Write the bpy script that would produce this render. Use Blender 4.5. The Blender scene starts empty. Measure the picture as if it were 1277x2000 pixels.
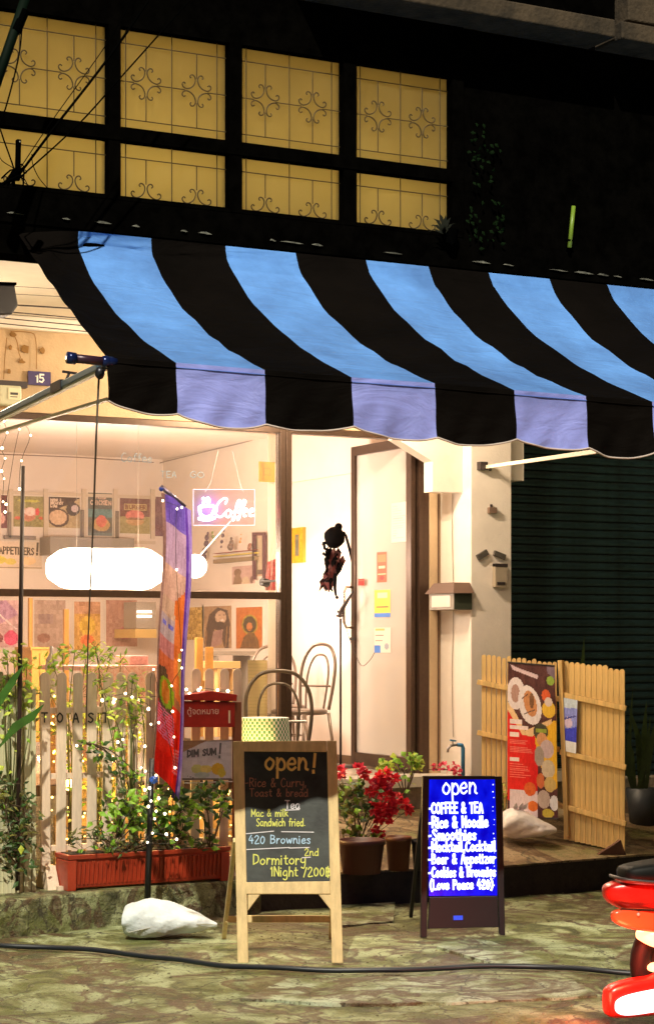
import bpy, math, random
import numpy as np
from mathutils import Vector, Matrix
random.seed(7); np.random.seed(7)
S = bpy.context.scene
COL = S.collection
# ---------------------------------------------------------------- camera, world, sun, exposure
FPX = 3873.0; YAW = math.radians(27.7); HOR = 1253.0
ca, sa = math.cos(YAW), math.sin(YAW)
CAM = Vector((-6.05, -12.2, 1.6))
cd = bpy.data.cameras.new('camera'); cam = bpy.data.objects.new('camera', cd); COL.objects.link(cam)
cam.location = CAM; cam.rotation_euler = (math.radians(90), 0, -YAW)
cd.sensor_fit = 'HORIZONTAL'; cd.sensor_width = 36; cd.lens = 36 * FPX / 1277
cd.shift_y = (HOR - 1000) / 1277; cd.clip_start = 0.1; cd.clip_end = 500
S.camera = cam
W = bpy.data.worlds.new('World'); S.world = W; W.use_nodes = True
SUNDIR = Vector((.70, 1.0, -1.24)).normalized()
EL = math.asin(-SUNDIR.z); AZ = math.atan2(-SUNDIR.x, -SUNDIR.y)
nt = W.node_tree; bgn = nt.nodes['Background']
sky = nt.nodes.new('ShaderNodeTexSky'); sky.sky_type = 'NISHITA'; sky.sun_disc = False
sky.sun_elevation = math.radians(-4); sky.sun_rotation = AZ
nt.links.new(sky.outputs[0], bgn.inputs[0]); bgn.inputs[1].default_value = 0.05
sd = bpy.data.lights.new('street_light', 'SUN'); sd.energy = 3.7; sd.angle = math.radians(.6); sd.color = (1, .93, .74)
so = bpy.data.objects.new('street_light', sd); COL.objects.link(so)
so.rotation_euler = SUNDIR.to_track_quat('-Z', 'Y').to_euler()
S.view_settings.view_transform = 'Standard'; S.view_settings.look = 'None'
S.view_settings.exposure = .35; S.view_settings.gamma = 1; S.view_settings.use_curve_mapping = False
S.render.engine = 'CYCLES'; S.cycles.max_bounces = 6; S.cycles.transparent_max_bounces = 16
S.cycles.sample_clamp_indirect = 4
# ---------------------------------------------------------------- geometry of the place
def ray(u, v):
    k = (u - 638.5) / FPX
    return Vector((sa + k * ca, ca - k * sa, (HOR - v) / FPX))
def PT(u, v, t): return CAM + ray(u, v) * t
def PY(u, v, Y): d = ray(u, v); return CAM + d * ((Y - CAM.y) / d.y)
def PX(u, v, X): d = ray(u, v); return CAM + d * ((X - CAM.x) / d.x)
def PZ(u, v, Z): d = ray(u, v); return CAM + d * ((Z - CAM.z) / d.z)
class Fr:
    """a plane in the place: origin, right axis, up axis"""
    def __init__(s, O, U, V):
        s.O = Vector(O); s.U = Vector(U).normalized(); s.N = s.U.cross(Vector(V)).normalized(); s.V = s.N.cross(s.U)
    def at(s, x, y, n=0): return s.O + s.U * x + s.V * y + s.N * n
    def px(s, u, v):
        d = ray(u, v); t = (s.O - CAM).dot(s.N) / d.dot(s.N); p = CAM + d * t - s.O
        return p.dot(s.U), p.dot(s.V)
def FY(Y): return Fr((0, Y, 0), (1, 0, 0), (0, 0, 1))
def FX(X): return Fr((X, 0, 0), (0, -1, 0), (0, 0, 1))
def lin(c): return tuple(((x / 255 + .055) / 1.055) ** 2.4 if x > 10.3 else x / 255 / 12.92 for x in c)
# ---------------------------------------------------------------- materials
MC = {}
def M(name, col, rough=.6, metal=0, noise=0, nscale=8, bump=0, bscale=40, emit=0, ecol=None, spec=.5, col2=None, trans=0, stretch=None):
    if name in MC: return MC[name]
    m = bpy.data.materials.new(name); m.use_nodes = True; n = m.node_tree; b = n.nodes['Principled BSDF']
    b.inputs['Base Color'].default_value = (*col, 1); b.inputs['Roughness'].default_value = rough
    b.inputs['Metallic'].default_value = metal; b.inputs['Specular IOR Level'].default_value = spec
    tc = n.nodes.new('ShaderNodeTexCoord'); mp = n.nodes.new('ShaderNodeMapping'); n.links.new(tc.outputs['Object'], mp.inputs[0])
    if stretch: mp.inputs['Scale'].default_value = stretch
    if noise or col2:
        t = n.nodes.new('ShaderNodeTexNoise'); t.inputs['Scale'].default_value = nscale; t.inputs['Detail'].default_value = 6
        t.inputs['Roughness'].default_value = .65
        n.links.new(mp.outputs[0], t.inputs[0])
        r = n.nodes.new('ShaderNodeValToRGB'); c2 = col2 or tuple(min(1, x * (1 + noise)) for x in col)
        c1 = col if col2 else tuple(x * (1 - noise) for x in col)
        r.color_ramp.elements[0].position = .35; r.color_ramp.elements[1].position = .65
        r.color_ramp.elements[0].color = (*c1, 1); r.color_ramp.elements[1].color = (*c2, 1)
        n.links.new(t.outputs[0], r.inputs[0]); n.links.new(r.outputs[0], b.inputs['Base Color'])
    if bump:
        t = n.nodes.new('ShaderNodeTexNoise'); t.inputs['Scale'].default_value = bscale; t.inputs['Detail'].default_value = 5
        n.links.new(mp.outputs[0], t.inputs[0]); bp = n.nodes.new('ShaderNodeBump'); bp.inputs['Strength'].default_value = bump
        bp.inputs['Distance'].default_value = .02
        n.links.new(t.outputs[0], bp.inputs['Height']); n.links.new(bp.outputs[0], b.inputs['Normal'])
    if emit:
        b.inputs['Emission Color'].default_value = (*(ecol or col), 1); b.inputs['Emission Strength'].default_value = emit
    if trans:
        tr = n.nodes.new('ShaderNodeBsdfTranslucent'); mx = n.nodes.new('ShaderNodeMixShader'); mx.inputs[0].default_value = trans
        tr.inputs[0].default_value = (*col, 1)
        out = n.nodes['Material Output']; n.links.new(b.outputs[0], mx.inputs[1]); n.links.new(tr.outputs[0], mx.inputs[2]); n.links.new(mx.outputs[0], out.inputs[0])
    MC[name] = m; return m
def glass(name, tint=(.97, .97, .96), refl=1.0, base=0.03, haze=0.0):
    m = bpy.data.materials.new(name); m.use_nodes = True; n = m.node_tree; n.nodes.clear()
    out = n.nodes.new('ShaderNodeOutputMaterial'); tr = n.nodes.new('ShaderNodeBsdfTransparent'); tr.inputs[0].default_value = (*tint, 1)
    gl = n.nodes.new('ShaderNodeBsdfGlossy'); gl.inputs['Roughness'].default_value = .03
    lw = n.nodes.new('ShaderNodeFresnel'); lw.inputs[0].default_value = 1.45
    ml = n.nodes.new('ShaderNodeMath'); ml.operation = 'MULTIPLY_ADD'; ml.inputs[1].default_value = refl; ml.inputs[2].default_value = base - .03
    mx = n.nodes.new('ShaderNodeMixShader'); n.links.new(lw.outputs[0], ml.inputs[0]); n.links.new(ml.outputs[0], mx.inputs[0])
    n.links.new(tr.outputs[0], mx.inputs[1]); n.links.new(gl.outputs[0], mx.inputs[2])
    last = mx
    if haze:
        df = n.nodes.new('ShaderNodeBsdfDiffuse'); df.inputs[0].default_value = (.9, .84, .78, 1)
        m2 = n.nodes.new('ShaderNodeMixShader'); m2.inputs[0].default_value = haze
        n.links.new(mx.outputs[0], m2.inputs[1]); n.links.new(df.outputs[0], m2.inputs[2]); last = m2
    n.links.new(last.outputs[0], out.inputs[0]); return m
def print_mat(name, emit=0):
    m = bpy.data.materials.new(name); m.use_nodes = True; n = m.node_tree; b = n.nodes['Principled BSDF']
    a = n.nodes.new('ShaderNodeAttribute'); a.attribute_name = 'Col'; n.links.new(a.outputs[0], b.inputs['Base Color']); b.inputs['Roughness'].default_value = .45
    if emit: n.links.new(a.outputs[0], b.inputs['Emission Color']); b.inputs['Emission Strength'].default_value = emit
    return m
PRINT = print_mat('printed_paper')
# ---------------------------------------------------------------- mesh builder
class MB:
    def __init__(s): s.v = []; s.f = []; s.m = []; s.mi = 0
    def add(s, vs, fs):
        o = len(s.v); s.v += [Vector(p) for p in vs]; s.f += [tuple(i + o for i in f) for f in fs]; s.m += [s.mi] * len(fs); return s
    def hexa(s, a, b): # two loops of equal size -> prism with caps
        n = len(a); fs = [tuple(reversed(range(n))), tuple(range(n, 2 * n))] + [(i, (i + 1) % n, n + (i + 1) % n, n + i) for i in range(n)]
        return s.add(list(a) + list(b), fs)
    def box(s, x0, y0, z0, x1, y1, z1):
        return s.hexa([(x0, y0, z0), (x1, y0, z0), (x1, y1, z0), (x0, y1, z0)], [(x0, y0, z1), (x1, y0, z1), (x1, y1, z1), (x0, y1, z1)])
    def beam(s, p, q, w, h, up=(0, 0, 1)):
        p, q = Vector(p), Vector(q); d = (q - p).normalized(); x = d.cross(Vector(up))
        if x.length < 1e-4: x = d.cross(Vector((0, 1, 0)))
        x = x.normalized() * w / 2; y = x.cross(d).normalized() * h / 2
        return s.hexa([p - x - y, p + x - y, p + x + y, p - x + y], [q - x - y, q + x - y, q + x + y, q - x + y])
    def tube(s, pts, r, n=8, cap=True):
        pts = [Vector(p) for p in pts]; k = len(pts); rs = r if isinstance(r, (list, tuple)) else [r] * k
        vs = []; prev = None
        for i, p in enumerate(pts):
            d = (pts[min(i + 1, k - 1)] - pts[max(i - 1, 0)]).normalized()
            if prev is None: x = d.orthogonal().normalized()
            else:
                x = prev - d * prev.dot(d); x = x.normalized() if x.length > 1e-6 else d.orthogonal().normalized()
            prev = x; y = d.cross(x)
            vs += [p + (x * math.cos(2 * math.pi * j / n) + y * math.sin(2 * math.pi * j / n)) * rs[i] for j in range(n)]
        fs = [(i * n + j, i * n + (j + 1) % n, (i + 1) * n + (j + 1) % n, (i + 1) * n + j) for i in range(k - 1) for j in range(n)]
        if cap: fs += [tuple(reversed(range(n))), tuple(range((k - 1) * n, k * n))]
        return s.add(vs, fs)
    def lathe(s, c, prof, n=20, axis=(0, 0, 1)):
        c = Vector(c); a = Vector(axis).normalized(); x = a.orthogonal().normalized(); y = a.cross(x); vs = []
        for r, z in prof: vs += [c + a * z + (x * math.cos(2 * math.pi * j / n) + y * math.sin(2 * math.pi * j / n)) * max(r, 1e-4) for j in range(n)]
        k = len(prof)
        fs = [(i * n + j, i * n + (j + 1) % n, (i + 1) * n + (j + 1) % n, (i + 1) * n + j) for i in range(k - 1) for j in range(n)]
        return s.add(vs, fs)
    def sphere(s, c, r, n=12, sc=(1, 1, 1), lump=0):
        k = n // 2 + 1; c = Vector(c); vs = []
        for i in range(k):
            t = math.pi * i / (k - 1)
            for j in range(n):
                p = 2 * math.pi * j / n; q = 1 + lump * math.sin(3 * p + 5 * t) * math.sin(t) + lump * .6 * math.sin(7 * p - 4 * t) * math.sin(t)
                vs.append(c + Vector((math.sin(t) * math.cos(p) * sc[0], math.sin(t) * math.sin(p) * sc[1], math.cos(t) * sc[2])) * r * q)
        return s.add(vs, [(i * n + j, (i + 1) * n + j, (i + 1) * n + (j + 1) % n, i * n + (j + 1) % n) for i in range(k - 1) for j in range(n)])
    def poly(s, fr, pts, d=0.0, n0=0.0):
        """polygon in frame fr (x,y), extruded by d against the frame normal"""
        a = [fr.at(x, y, n0) for x, y in pts]
        if d: return s.hexa([fr.at(x, y, n0 - d) for x, y in pts], a)
        return s.add(a, [tuple(range(len(a)))])
    def rect(s, fr, x0, y0, x1, y1, d=0.0, n0=0.0): return s.poly(fr, [(x0, y0), (x1, y0), (x1, y1), (x0, y1)], d, n0)
    def leaf(s, p, d, up, L, w, bend=.25):
        p = Vector(p); d = Vector(d).normalized(); x = d.cross(Vector(up))
        x = x.normalized() if x.length > 1e-4 else d.orthogonal().normalized(); nrm = x.cross(d)
        m1 = p + d * L * .4 + nrm * L * .08; tip = p + d * L - nrm * L * bend
        return s.add([p, m1 + x * w / 2 - nrm * w * .12, tip, m1 - x * w / 2 - nrm * w * .12, m1], [(0, 1, 4), (1, 2, 4), (0, 4, 3), (4, 2, 3)])
    def blade(s, pts, ws, side):
        side = Vector(side).normalized(); vs = []
        for p, w in zip(pts, ws): p = Vector(p); vs += [p - side * w / 2, p + Vector((0, 0, -w * .15)), p + side * w / 2]
        fs = []
        for i in range(len(pts) - 1):
            a = i * 3; fs += [(a, a + 1, a + 4, a + 3), (a + 1, a + 2, a + 5, a + 4)]
        return s.add(vs, fs)
ROOT = {}
def link(o, parent):
    COL.objects.link(o)
    if parent is not None: o.parent = parent
def build(name, mb, mats, parent=None, smooth=False, bevel=0, at=None):
    if not isinstance(mats, (list, tuple)): mats = [mats]
    org = Vector(at) if at is not None else (ROOT[parent] if parent is not None else Vector())
    me = bpy.data.meshes.new(name); me.from_pydata([tuple(p - org) for p in mb.v], [], mb.f)
    for m in mats: me.materials.append(m)
    if len(mats) > 1: me.polygons.foreach_set('material_index', mb.m)
    if smooth: me.polygons.foreach_set('use_smooth', [True] * len(me.polygons))
    me.update(); o = bpy.data.objects.new(name, me); link(o, parent)
    o.location = org - (ROOT[parent] if parent is not None else Vector())
    ROOT[o] = org
    if bevel:
        b = o.modifiers.new('bevel', 'BEVEL'); b.width = bevel; b.segments = 2; b.limit_method = 'ANGLE'
    return o
def tag(o, label, cat, group=None, kind=None):
    o['label'] = label; o['category'] = cat
    if group: o['group'] = group
    if kind: o['kind'] = kind
    return o
def thing(name, label, cat, loc, group=None):
    o = bpy.data.objects.new(name, None); COL.objects.link(o); o.location = loc; o.empty_display_size = .1
    ROOT[o] = Vector(loc); return tag(o, label, cat, group)
def struct(name, mb, mats, smooth=False, label=None):
    o = build(name, mb, mats, None, smooth); o['kind'] = 'structure'
    if label: o['label'] = label
    return o
def inst(o, off, rot=None):
    c = o.copy(); COL.objects.link(c); c.location = o.location + Vector(off); ROOT[c] = ROOT[o] + Vector(off)
    if rot: c.rotation_euler = rot
    return c
def lamp(name, kind, loc, energy, col, parent, size=.05, **kw):
    l = bpy.data.lights.new(name, kind); l.energy = energy; l.color = col
    if kind in ('POINT', 'SPOT'): l.shadow_soft_size = size
    for k, v in kw.items(): setattr(l, k, v)
    o = bpy.data.objects.new(name, l); link(o, parent); o.location = Vector(loc) - (ROOT[parent] if parent else Vector()); return o
def smooth_path(pts, k=5):
    out = []; n = len(pts)
    for i in range(n - 1):
        p0, p1, p2, p3 = [np.array(pts[max(0, min(n - 1, j))], float) for j in (i - 1, i, i + 1, i + 2)]
        for q in range(k):
            t = q / k; out.append(.5 * ((2 * p1) + (-p0 + p2) * t + (2 * p0 - 5 * p1 + 4 * p2 - p3) * t * t + (-p0 + 3 * p1 - 3 * p2 + p3) * t ** 3))
    out.append(np.array(pts[-1], float)); return [tuple(p) for p in out]
# ---------------------------------------------------------------- hand lettering (stroke glyphs)
G = {}
def g(ch, w, *st): G[ch] = (w, [[tuple(map(float, p.split(','))) for p in s.split()] for s in st])
g('a', 5.5, '5,5 3,6 1,4 1,1 3,0 4.6,2 5,6 5,1 5.6,0'); g('b', 5, '1,10 1,5 1,0', '1,3 3,6 5,4 5,1 3,0 1,1')
g('c', 4.5, '4.6,5 3,6 1,4 1,1 3,0 4.8,1'); g('d', 5.5, '5,10 5,5 5,0', '5,4 3,6 1,4 1,1 3,0 5,2')
g('e', 5, '1,3 4.6,3.3 4.4,5.3 3,6 1,4 1,1 3,0 5,1.2'); g('f', 4, '4.6,9 3.6,10 2.5,8 2.4,0', '1,5.8 4.2,6')
g('g', 5.5, '5,5 3,6 1,4 1,1.5 3,0.5 4.8,2.4 5,6 5,-2 3,-4 1,-3'); g('h', 5, '1,10 1,5 1,0', '1,3 3,6 5,4 5,0')
g('i', 2, '1,6 1,3 1,0', '1,8.2 1,8.8'); g('k', 5, '1,10 1,5 1,0', '4.6,6 1,2.6', '2,3.4 5,0'); g('l', 2, '1,10 1,1 1.8,0')
g('m', 8, '1,6 1,3 1,0', '1,3 2.8,6 4.4,4 4.4,0', '4.4,3 6.2,6 7.8,4 7.8,0'); g('n', 5.5, '1,6 1,3 1,0', '1,3 3,6 4.8,4 4.8,.8 5.8,0')
g('o', 5.2, '3,6 1,4 1,1.6 3,0 5,2 5,4.4 3,6'); g('p', 5, '1,6 1,1 1,-4', '1,3 3,6 5,4 5,1 3,0 1,1'); g('r', 4, '1,6 1,3 1,0', '1,3 2.6,5.8 4.2,5.4')
g('s', 4.6, '4.4,5.2 3,6 1.2,4.8 4,2 3,0 1,.8'); g('t', 4, '2.2,9 2.2,4 2.4,.8 4,0.4', '.8,6.2 4,6.4'); g('u', 5.4, '1,6 1,1.5 3,0 4.8,1.6 5,6 5,1 5.8,0')
g('v', 5, '1,6 3,0 5,6'); g('w', 7, '1,6 2.2,0 4,5 5.6,0 7,6'); g('y', 5, '1,6 1,3 3,2 5,3', '5,6 5,0 3.6,-4 1.4,-3'); g('z', 5, '1,6 4.8,6 1,0 5,0')
g('q', 5, '5,5 3,6 1,4 1,1 3,0 5,2', '5,6 5,-4')
g('A', 6, '1,0 3.4,10 6,0', '1.8,3.6 5.2,3.6'); g('B', 6, '1,0 1,10', '1,10 4.6,9 4.4,6 1,5.2', '1,5.2 5.4,4.6 5,.8 1,0'); g('C', 6, '5.8,8.6 3.4,10 1,6 1.4,1.6 3.6,0 6,1.4')
g('D', 6, '1,0 1,10', '1,10 5.2,8.6 5.6,3 1,0'); g('E', 5.4, '5.4,10 1,10', '1,10 1,0', '1,0 5.4,0', '1,5.2 4.6,5.2'); g('F', 5.4, '5.4,10 1,10', '1,10 1,0', '1,5.2 4.6,5.2')
g('G', 6, '5.8,8.6 3.4,10 1,6 1.4,1.6 3.6,0 5.8,1.6 5.8,4.6 4,4.6'); g('H', 6, '1,10 1,0', '5.6,10 5.6,0', '1,5 5.6,5'); g('I', 2, '1,10 1,0')
g('K', 6, '1,10 1,0', '5.4,10 1,4.6', '2.4,5.8 5.8,0'); g('L', 5, '1,10 1,0', '1,0 5,0'); g('M', 7, '1,0 1,10', '1,10 4,3', '4,3 7,10', '7,10 7,0'); g('N', 6, '1,0 1,10', '1,10 5.8,0', '5.8,0 5.8,10')
g('O', 6.4, '3.6,10 1,7 1,3 3.6,0 6.2,3 6.2,7 3.6,10'); g('P', 5.6, '1,0 1,10', '1,10 5,9.4 5,5.4 1,4.8'); g('R', 6, '1,0 1,10', '1,10 5,9.4 4.8,5.8 1,5', '2.6,5 5.8,0')
g('S', 5.6, '5.4,8.8 3.4,10 1.2,8 3.2,5.4 5.4,2.8 3.4,0 1,1.2'); g('T', 6, '.6,10 6,10', '3.3,10 3.3,0'); g('U', 6, '1,10 1,3 3.4,0 5.8,3 5.8,10'); g('V', 6, '1,10 3.4,0 5.8,10')
g('W', 8, '1,10 2.6,0 4.5,7', '4.5,7 6.2,0 8,10'); g('Y', 6, '1,10 3.4,5 5.8,10', '3.4,5 3.4,0'); g('Z', 6, '1,10 5.6,10', '5.6,10 1,0', '1,0 5.8,0')
g('&', 6.5, '6,0 2,7 2.4,9.6 4,9.6 4,7 1.2,3.4 1.4,.6 3.4,0 6,4.4'); g('!', 3, '2,10 1.6,3.2', '1.4,.8 1.4,0'); g(',', 2.4, '1.6,1 1.2,-1.6'); g('(', 3.4, '3.2,11 1.2,7 1.2,2 3.2,-2'); g(')', 3.4, '1,11 3,7 3,2 1,-2')
g('-', 3.6, '.6,4 3.2,4.2'); g('/', 4, '4,9 1,-1'); g('0', 5.6, '3,9 1,6 1.2,2 3,0 5,3 5,7 3,9'); g('1', 3, '1,7.6 2.4,9.6 2.4,0'); g('2', 5.6, '1,7.6 3,9.8 5,7.4 1,0 5.6,0.2')
g('4', 5.6, '3.4,10 1,3.8 5.6,4', '4.2,6.6 4.2,0'); g('5', 5.6, '5,10 1.4,10', '1.4,10 1.2,5.6 4.2,6 5.2,3 3.4,0 1,1'); g('3', 5.6, '1.2,9 3.6,10 5,7.8 2.6,5.4 5.2,3 3.4,0 1,1'); g('7', 5.6, '1,10 5.4,10', '5.4,10 2.4,0')
g('.', 2.2, '1,.2 1.4,.6'); g('$', 5.6, '1,0 1,9', '1,9 4.6,8 4.4,5.4 1,4.8', '1,4.8 5.2,4.2 5,.8 1,0', '3,10.4 3,-1.4'); g(' ', 4)
def strokes(text, jit=.25, curve=True):
    out = []; x = 0
    for ch in text:
        w, st = G.get(ch, G[' ']); dy = random.uniform(-jit, jit)
        for s in st:
            pts = [(px + x + random.uniform(-jit, jit) * .4, py + dy + random.uniform(-jit, jit) * .4) for px, py in s]
            if curve and len(pts) > 2: pts = smooth_path(pts, 4)
            out.append(pts)
        x += w + 1.1
    return out, x
def ribbon(mb, fr, pts, w, n0):
    P_ = [Vector((x, y)) for x, y in pts]; k = len(P_)
    if k < 2: return
    L = []; R = []
    for i in range(k):
        d = (P_[min(i + 1, k - 1)] - P_[max(i - 1, 0)])
        d = d.normalized() if d.length > 1e-7 else Vector((1, 0)); nn = Vector((-d.y, d.x)) * w / 2
        e = d * (-w * .45 if i == 0 else (w * .45 if i == k - 1 else 0))
        L.append(P_[i] + nn + e); R.append(P_[i] - nn + e)
    vs = [fr.at(p.x, p.y, n0) for p in L] + [fr.at(p.x, p.y, n0) for p in R]
    mb.add(vs, [(i, k + i, k + i + 1, i + 1) for i in range(k - 1)])
def letter(mb, fr, text, x0, y0, x1, h, w, n0=.002, jit=.3, curve=True, slope=0):
    """text from x0 to x1 on baseline y0, cap height h"""
    st, tot = strokes(text, jit, curve); sx = (x1 - x0) / max(tot - 1, 1)
    for i, s in enumerate(st): ribbon(mb, fr, [(x0 + a * sx, y0 + b * h / 10 + a * sx * slope) for a, b in s], w, n0 + .00004 * i)
# ---------------------------------------------------------------- printed surfaces painted cell by cell
class Cv:
    def __init__(s, w, h, bg): s.w, s.h = w, h; s.a = np.zeros((h, w, 3)) + np.array(bg, float); s.Y, s.X = np.mgrid[0:h, 0:w]; s.X = (s.X + .5) / w; s.Y = (s.Y + .5) / h
    def ell(s, cx, cy, rx, ry, c, ang=0):
        X = s.X - cx; Y = (s.Y - cy); t = math.radians(ang); A = s.h / s.w
        x = X * math.cos(t) + Y * A * math.sin(t); y = -X * math.sin(t) + Y * A * math.cos(t)
        s.a[(x / rx) ** 2 + (y / (ry * A)) ** 2 < 1] = c; return s
    def rect(s, x0, y0, x1, y1, c): s.a[(s.X >= x0) & (s.X < x1) & (s.Y >= y0) & (s.Y < y1)] = c; return s
    def poly(s, pts, c):
        ins = np.zeros(s.X.shape, bool); n = len(pts)
        for i in range(n):
            x1, y1 = pts[i]; x2, y2 = pts[(i + 1) % n]
            if y1 == y2: continue
            cnd = ((y1 > s.Y) != (y2 > s.Y)) & (s.X < (x2 - x1) * (s.Y - y1) / (y2 - y1) + x1); ins ^= cnd
        s.a[ins] = c; return s
    def line(s, x0, y0, x1, y1, w, c):
        dx, dy = x1 - x0, (y1 - y0) * s.h / s.w; L = dx * dx + dy * dy + 1e-9
        X = s.X - x0; Y = (s.Y - y0) * s.h / s.w; t = np.clip((X * dx + Y * dy) / L, 0, 1)
        s.a[(X - t * dx) ** 2 + (Y - t * dy) ** 2 < (w / 2) ** 2] = c; return s
    def noise(s, amp, k=6):
        q = np.random.rand(k, k, 1); yi = (s.Y * k).astype(int).clip(0, k - 1); xi = (s.X * k).astype(int).clip(0, k - 1)
        s.a = np.clip(s.a + (q[yi, xi] - .5) * amp + (np.random.rand(s.h, s.w, 1) - .5) * amp * .6, 0, 255); return s
    def text(s, t, x0, y, x1, h, w, c):
        st, tot = strokes(t, 0, False); sx = (x1 - x0) / max(tot - 1, 1)
        for q in st:
            for (a, b), (e, f) in zip(q[:-1], q[1:]): s.line(x0 + a * sx, y - b * h / 10, x0 + e * sx, y - f * h / 10, w, c)
        return s
    def obj(s, name, cor, parent=None, mat=None, warp=None):
        """cor: TL TR BL BR world points"""
        TL, TR, BL, BR = [np.array(c) for c in cor]; w, h = s.w, s.h
        gx, gy = np.meshgrid(np.linspace(0, 1, w + 1), np.linspace(0, 1, h + 1)); gx = gx[..., None]; gy = gy[..., None]
        P_ = (TL * (1 - gx) + TR * gx) * (1 - gy) + (BL * (1 - gx) + BR * gx) * gy
        if warp: P_ = P_ + warp(gx, gy)
        org = np.array(ROOT[parent]) if parent is not None else np.zeros(3)
        idx = np.arange((w + 1) * (h + 1)).reshape(h + 1, w + 1)
        f = np.stack([idx[1:, :-1], idx[1:, 1:], idx[:-1, 1:], idx[:-1, :-1]], -1).reshape(-1, 4)
        me = bpy.data.meshes.new(name); me.from_pydata((P_.reshape(-1, 3) - org).tolist(), [], f.tolist())
        ca_ = me.color_attributes.new('Col', 'FLOAT_COLOR', 'CORNER'); c = s.a.reshape(-1, 3) / 255
        c = np.where(c > .04, ((c + .055) / 1.055) ** 2.4, c / 12.92) * .92; c = np.concatenate([c, np.ones((len(c), 1))], 1)
        ca_.data.foreach_set('color', np.repeat(c, 4, 0).astype(np.float32).ravel())
        me.materials.append(mat or PRINT); o = bpy.data.objects.new(name, me); link(o, parent)
        ROOT[o] = Vector(org.tolist()); return o
def quadY(Y, u0, v0, u1, v1): a = PY(u0, v0, Y); b = PY(u1, v1, Y); return (a, Vector((b.x, Y, a.z)), Vector((a.x, Y, b.z)), b)
def quadX(X, u0, v0, u1, v1):
    a = PX(u0, v0, X); b = PX(u1, v0, X); c = PX(u0, v1, X); z0 = a.z; z1 = c.z
    return (Vector((X, a.y, z0)), Vector((X, b.y, z0)), Vector((X, a.y, z1)), Vector((X, b.y, z1)))
# ================================================================ SETTING
def ground_mat(name, seed, pale, mid, dark, sc=1.0, bump=.5):
    m = bpy.data.materials.new(name); m.use_nodes = True; n = m.node_tree; b = n.nodes['Principled BSDF']; L = n.links.new
    tc = n.nodes.new('ShaderNodeTexCoord'); mp = n.nodes.new('ShaderNodeMapping'); mp.inputs['Location'].default_value = (seed, seed * 2.3, 0)
    L(tc.outputs['Object'], mp.inputs[0])
    def noise(s, d=8, r=.6, dist=0):
        t = n.nodes.new('ShaderNodeTexNoise'); t.inputs['Scale'].default_value = s * sc; t.inputs['Detail'].default_value = d
        t.inputs['Roughness'].default_value = r; t.inputs['Distortion'].default_value = dist; L(mp.outputs[0], t.inputs[0]); return t.outputs[0]
    def ramp(src, *st):
        r = n.nodes.new('ShaderNodeValToRGB'); e = r.color_ramp.elements
        while len(e) < len(st): e.new(.5)
        for q, (p, c) in zip(e, st): q.position = p; q.color = (*c, 1) if len(c) == 3 else c
        L(src, r.inputs[0]); return r.outputs[0]
    def mix(f, a, c, mode='MIX'):
        x = n.nodes.new('ShaderNodeMixRGB'); x.blend_type = mode
        if isinstance(f, float): x.inputs[0].default_value = f
        else: L(f, x.inputs[0])
        L(a, x.inputs[1]); L(c, x.inputs[2]); return x.outputs[0]
    base = ramp(noise(1.7, 10, .62, .6), (.40, dark), (.47, mid), (.545, pale), (.62, tuple(x * 1.12 for x in pale)))
    moss = ramp(noise(2.6, 12, .7), (0, (.06, .085, .010)), (1, (.20, .22, .05)))
    c = mix(ramp(noise(1.1, 8, .7), (.48, (0, 0, 0)), (.6, (.75, .75, .75))), base, moss)
    damp = ramp(noise(9, 2, .5), (0, (.06, .03, .015)), (1, (.11, .05, .02)))
    c = mix(ramp(noise(.8, 6, .6, 1.6), (.50, (0, 0, 0)), (.54, (.95, .95, .95)), (.59, (.6, .6, .6)), (.63, (0, 0, 0))), c, damp)
    c = mix(ramp(noise(38, 4, .7), (.36, (1, 1, 1)), (.44, (0, 0, 0))), c, ramp(noise(3, 2), (0, (.035, .032, .02)), (1, (.05, .04, .02))))
    c = mix(ramp(noise(60, 3, .6), (.62, (0, 0, 0)), (.7, (.6, .6, .6))), c, ramp(noise(3, 2), (0, (.5, .48, .36)), (1, (.5, .48, .36))))
    v = n.nodes.new('ShaderNodeTexVoronoi'); v.feature = 'DISTANCE_TO_EDGE'; v.inputs['Scale'].default_value = 1.1 * sc
    ad = n.nodes.new('ShaderNodeMixRGB'); ad.blend_type = 'ADD'; ad.inputs[0].default_value = .35
    t2 = n.nodes.new('ShaderNodeTexNoise'); t2.inputs['Scale'].default_value = 4; t2.inputs['Detail'].default_value = 6; L(mp.outputs[0], t2.inputs[0])
    L(mp.outputs[0], ad.inputs[1]); L(t2.outputs['Color'], ad.inputs[2]); L(ad.outputs[0], v.inputs[0])
    crack = ramp(v.outputs['Distance'], (.0, (.95, .95, .95)), (.02, (0, 0, 0)))
    c = mix(crack, c, ramp(noise(3, 2), (0, (.03, .025, .015)), (1, (.04, .03, .015))))
    L(c, b.inputs['Base Color']); b.inputs['Roughness'].default_value = .55; b.inputs['Specular IOR Level'].default_value = .5
    h1 = noise(30, 8, .7); bp = n.nodes.new('ShaderNodeBump'); bp.inputs['Strength'].default_value = bump; bp.inputs['Distance'].default_value = .02
    L(h1, bp.inputs['Height']); b2 = n.nodes.new('ShaderNodeBump'); b2.inputs['Strength'].default_value = bump; b2.inputs['Distance'].default_value = .08
    L(noise(2.5, 6, .6), b2.inputs['Height']); L(bp.outputs[0], b2.inputs['Normal']); L(b2.outputs[0], b.inputs['Normal']); return m
PALE, MID, DARK = (.36, .41, .23), (.17, .185, .065), (.045, .052, .012)
mg = ground_mat('road_concrete', 3.1, PALE, MID, DARK, 1.9, .8)
mb = MB(); nx = 60
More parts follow.
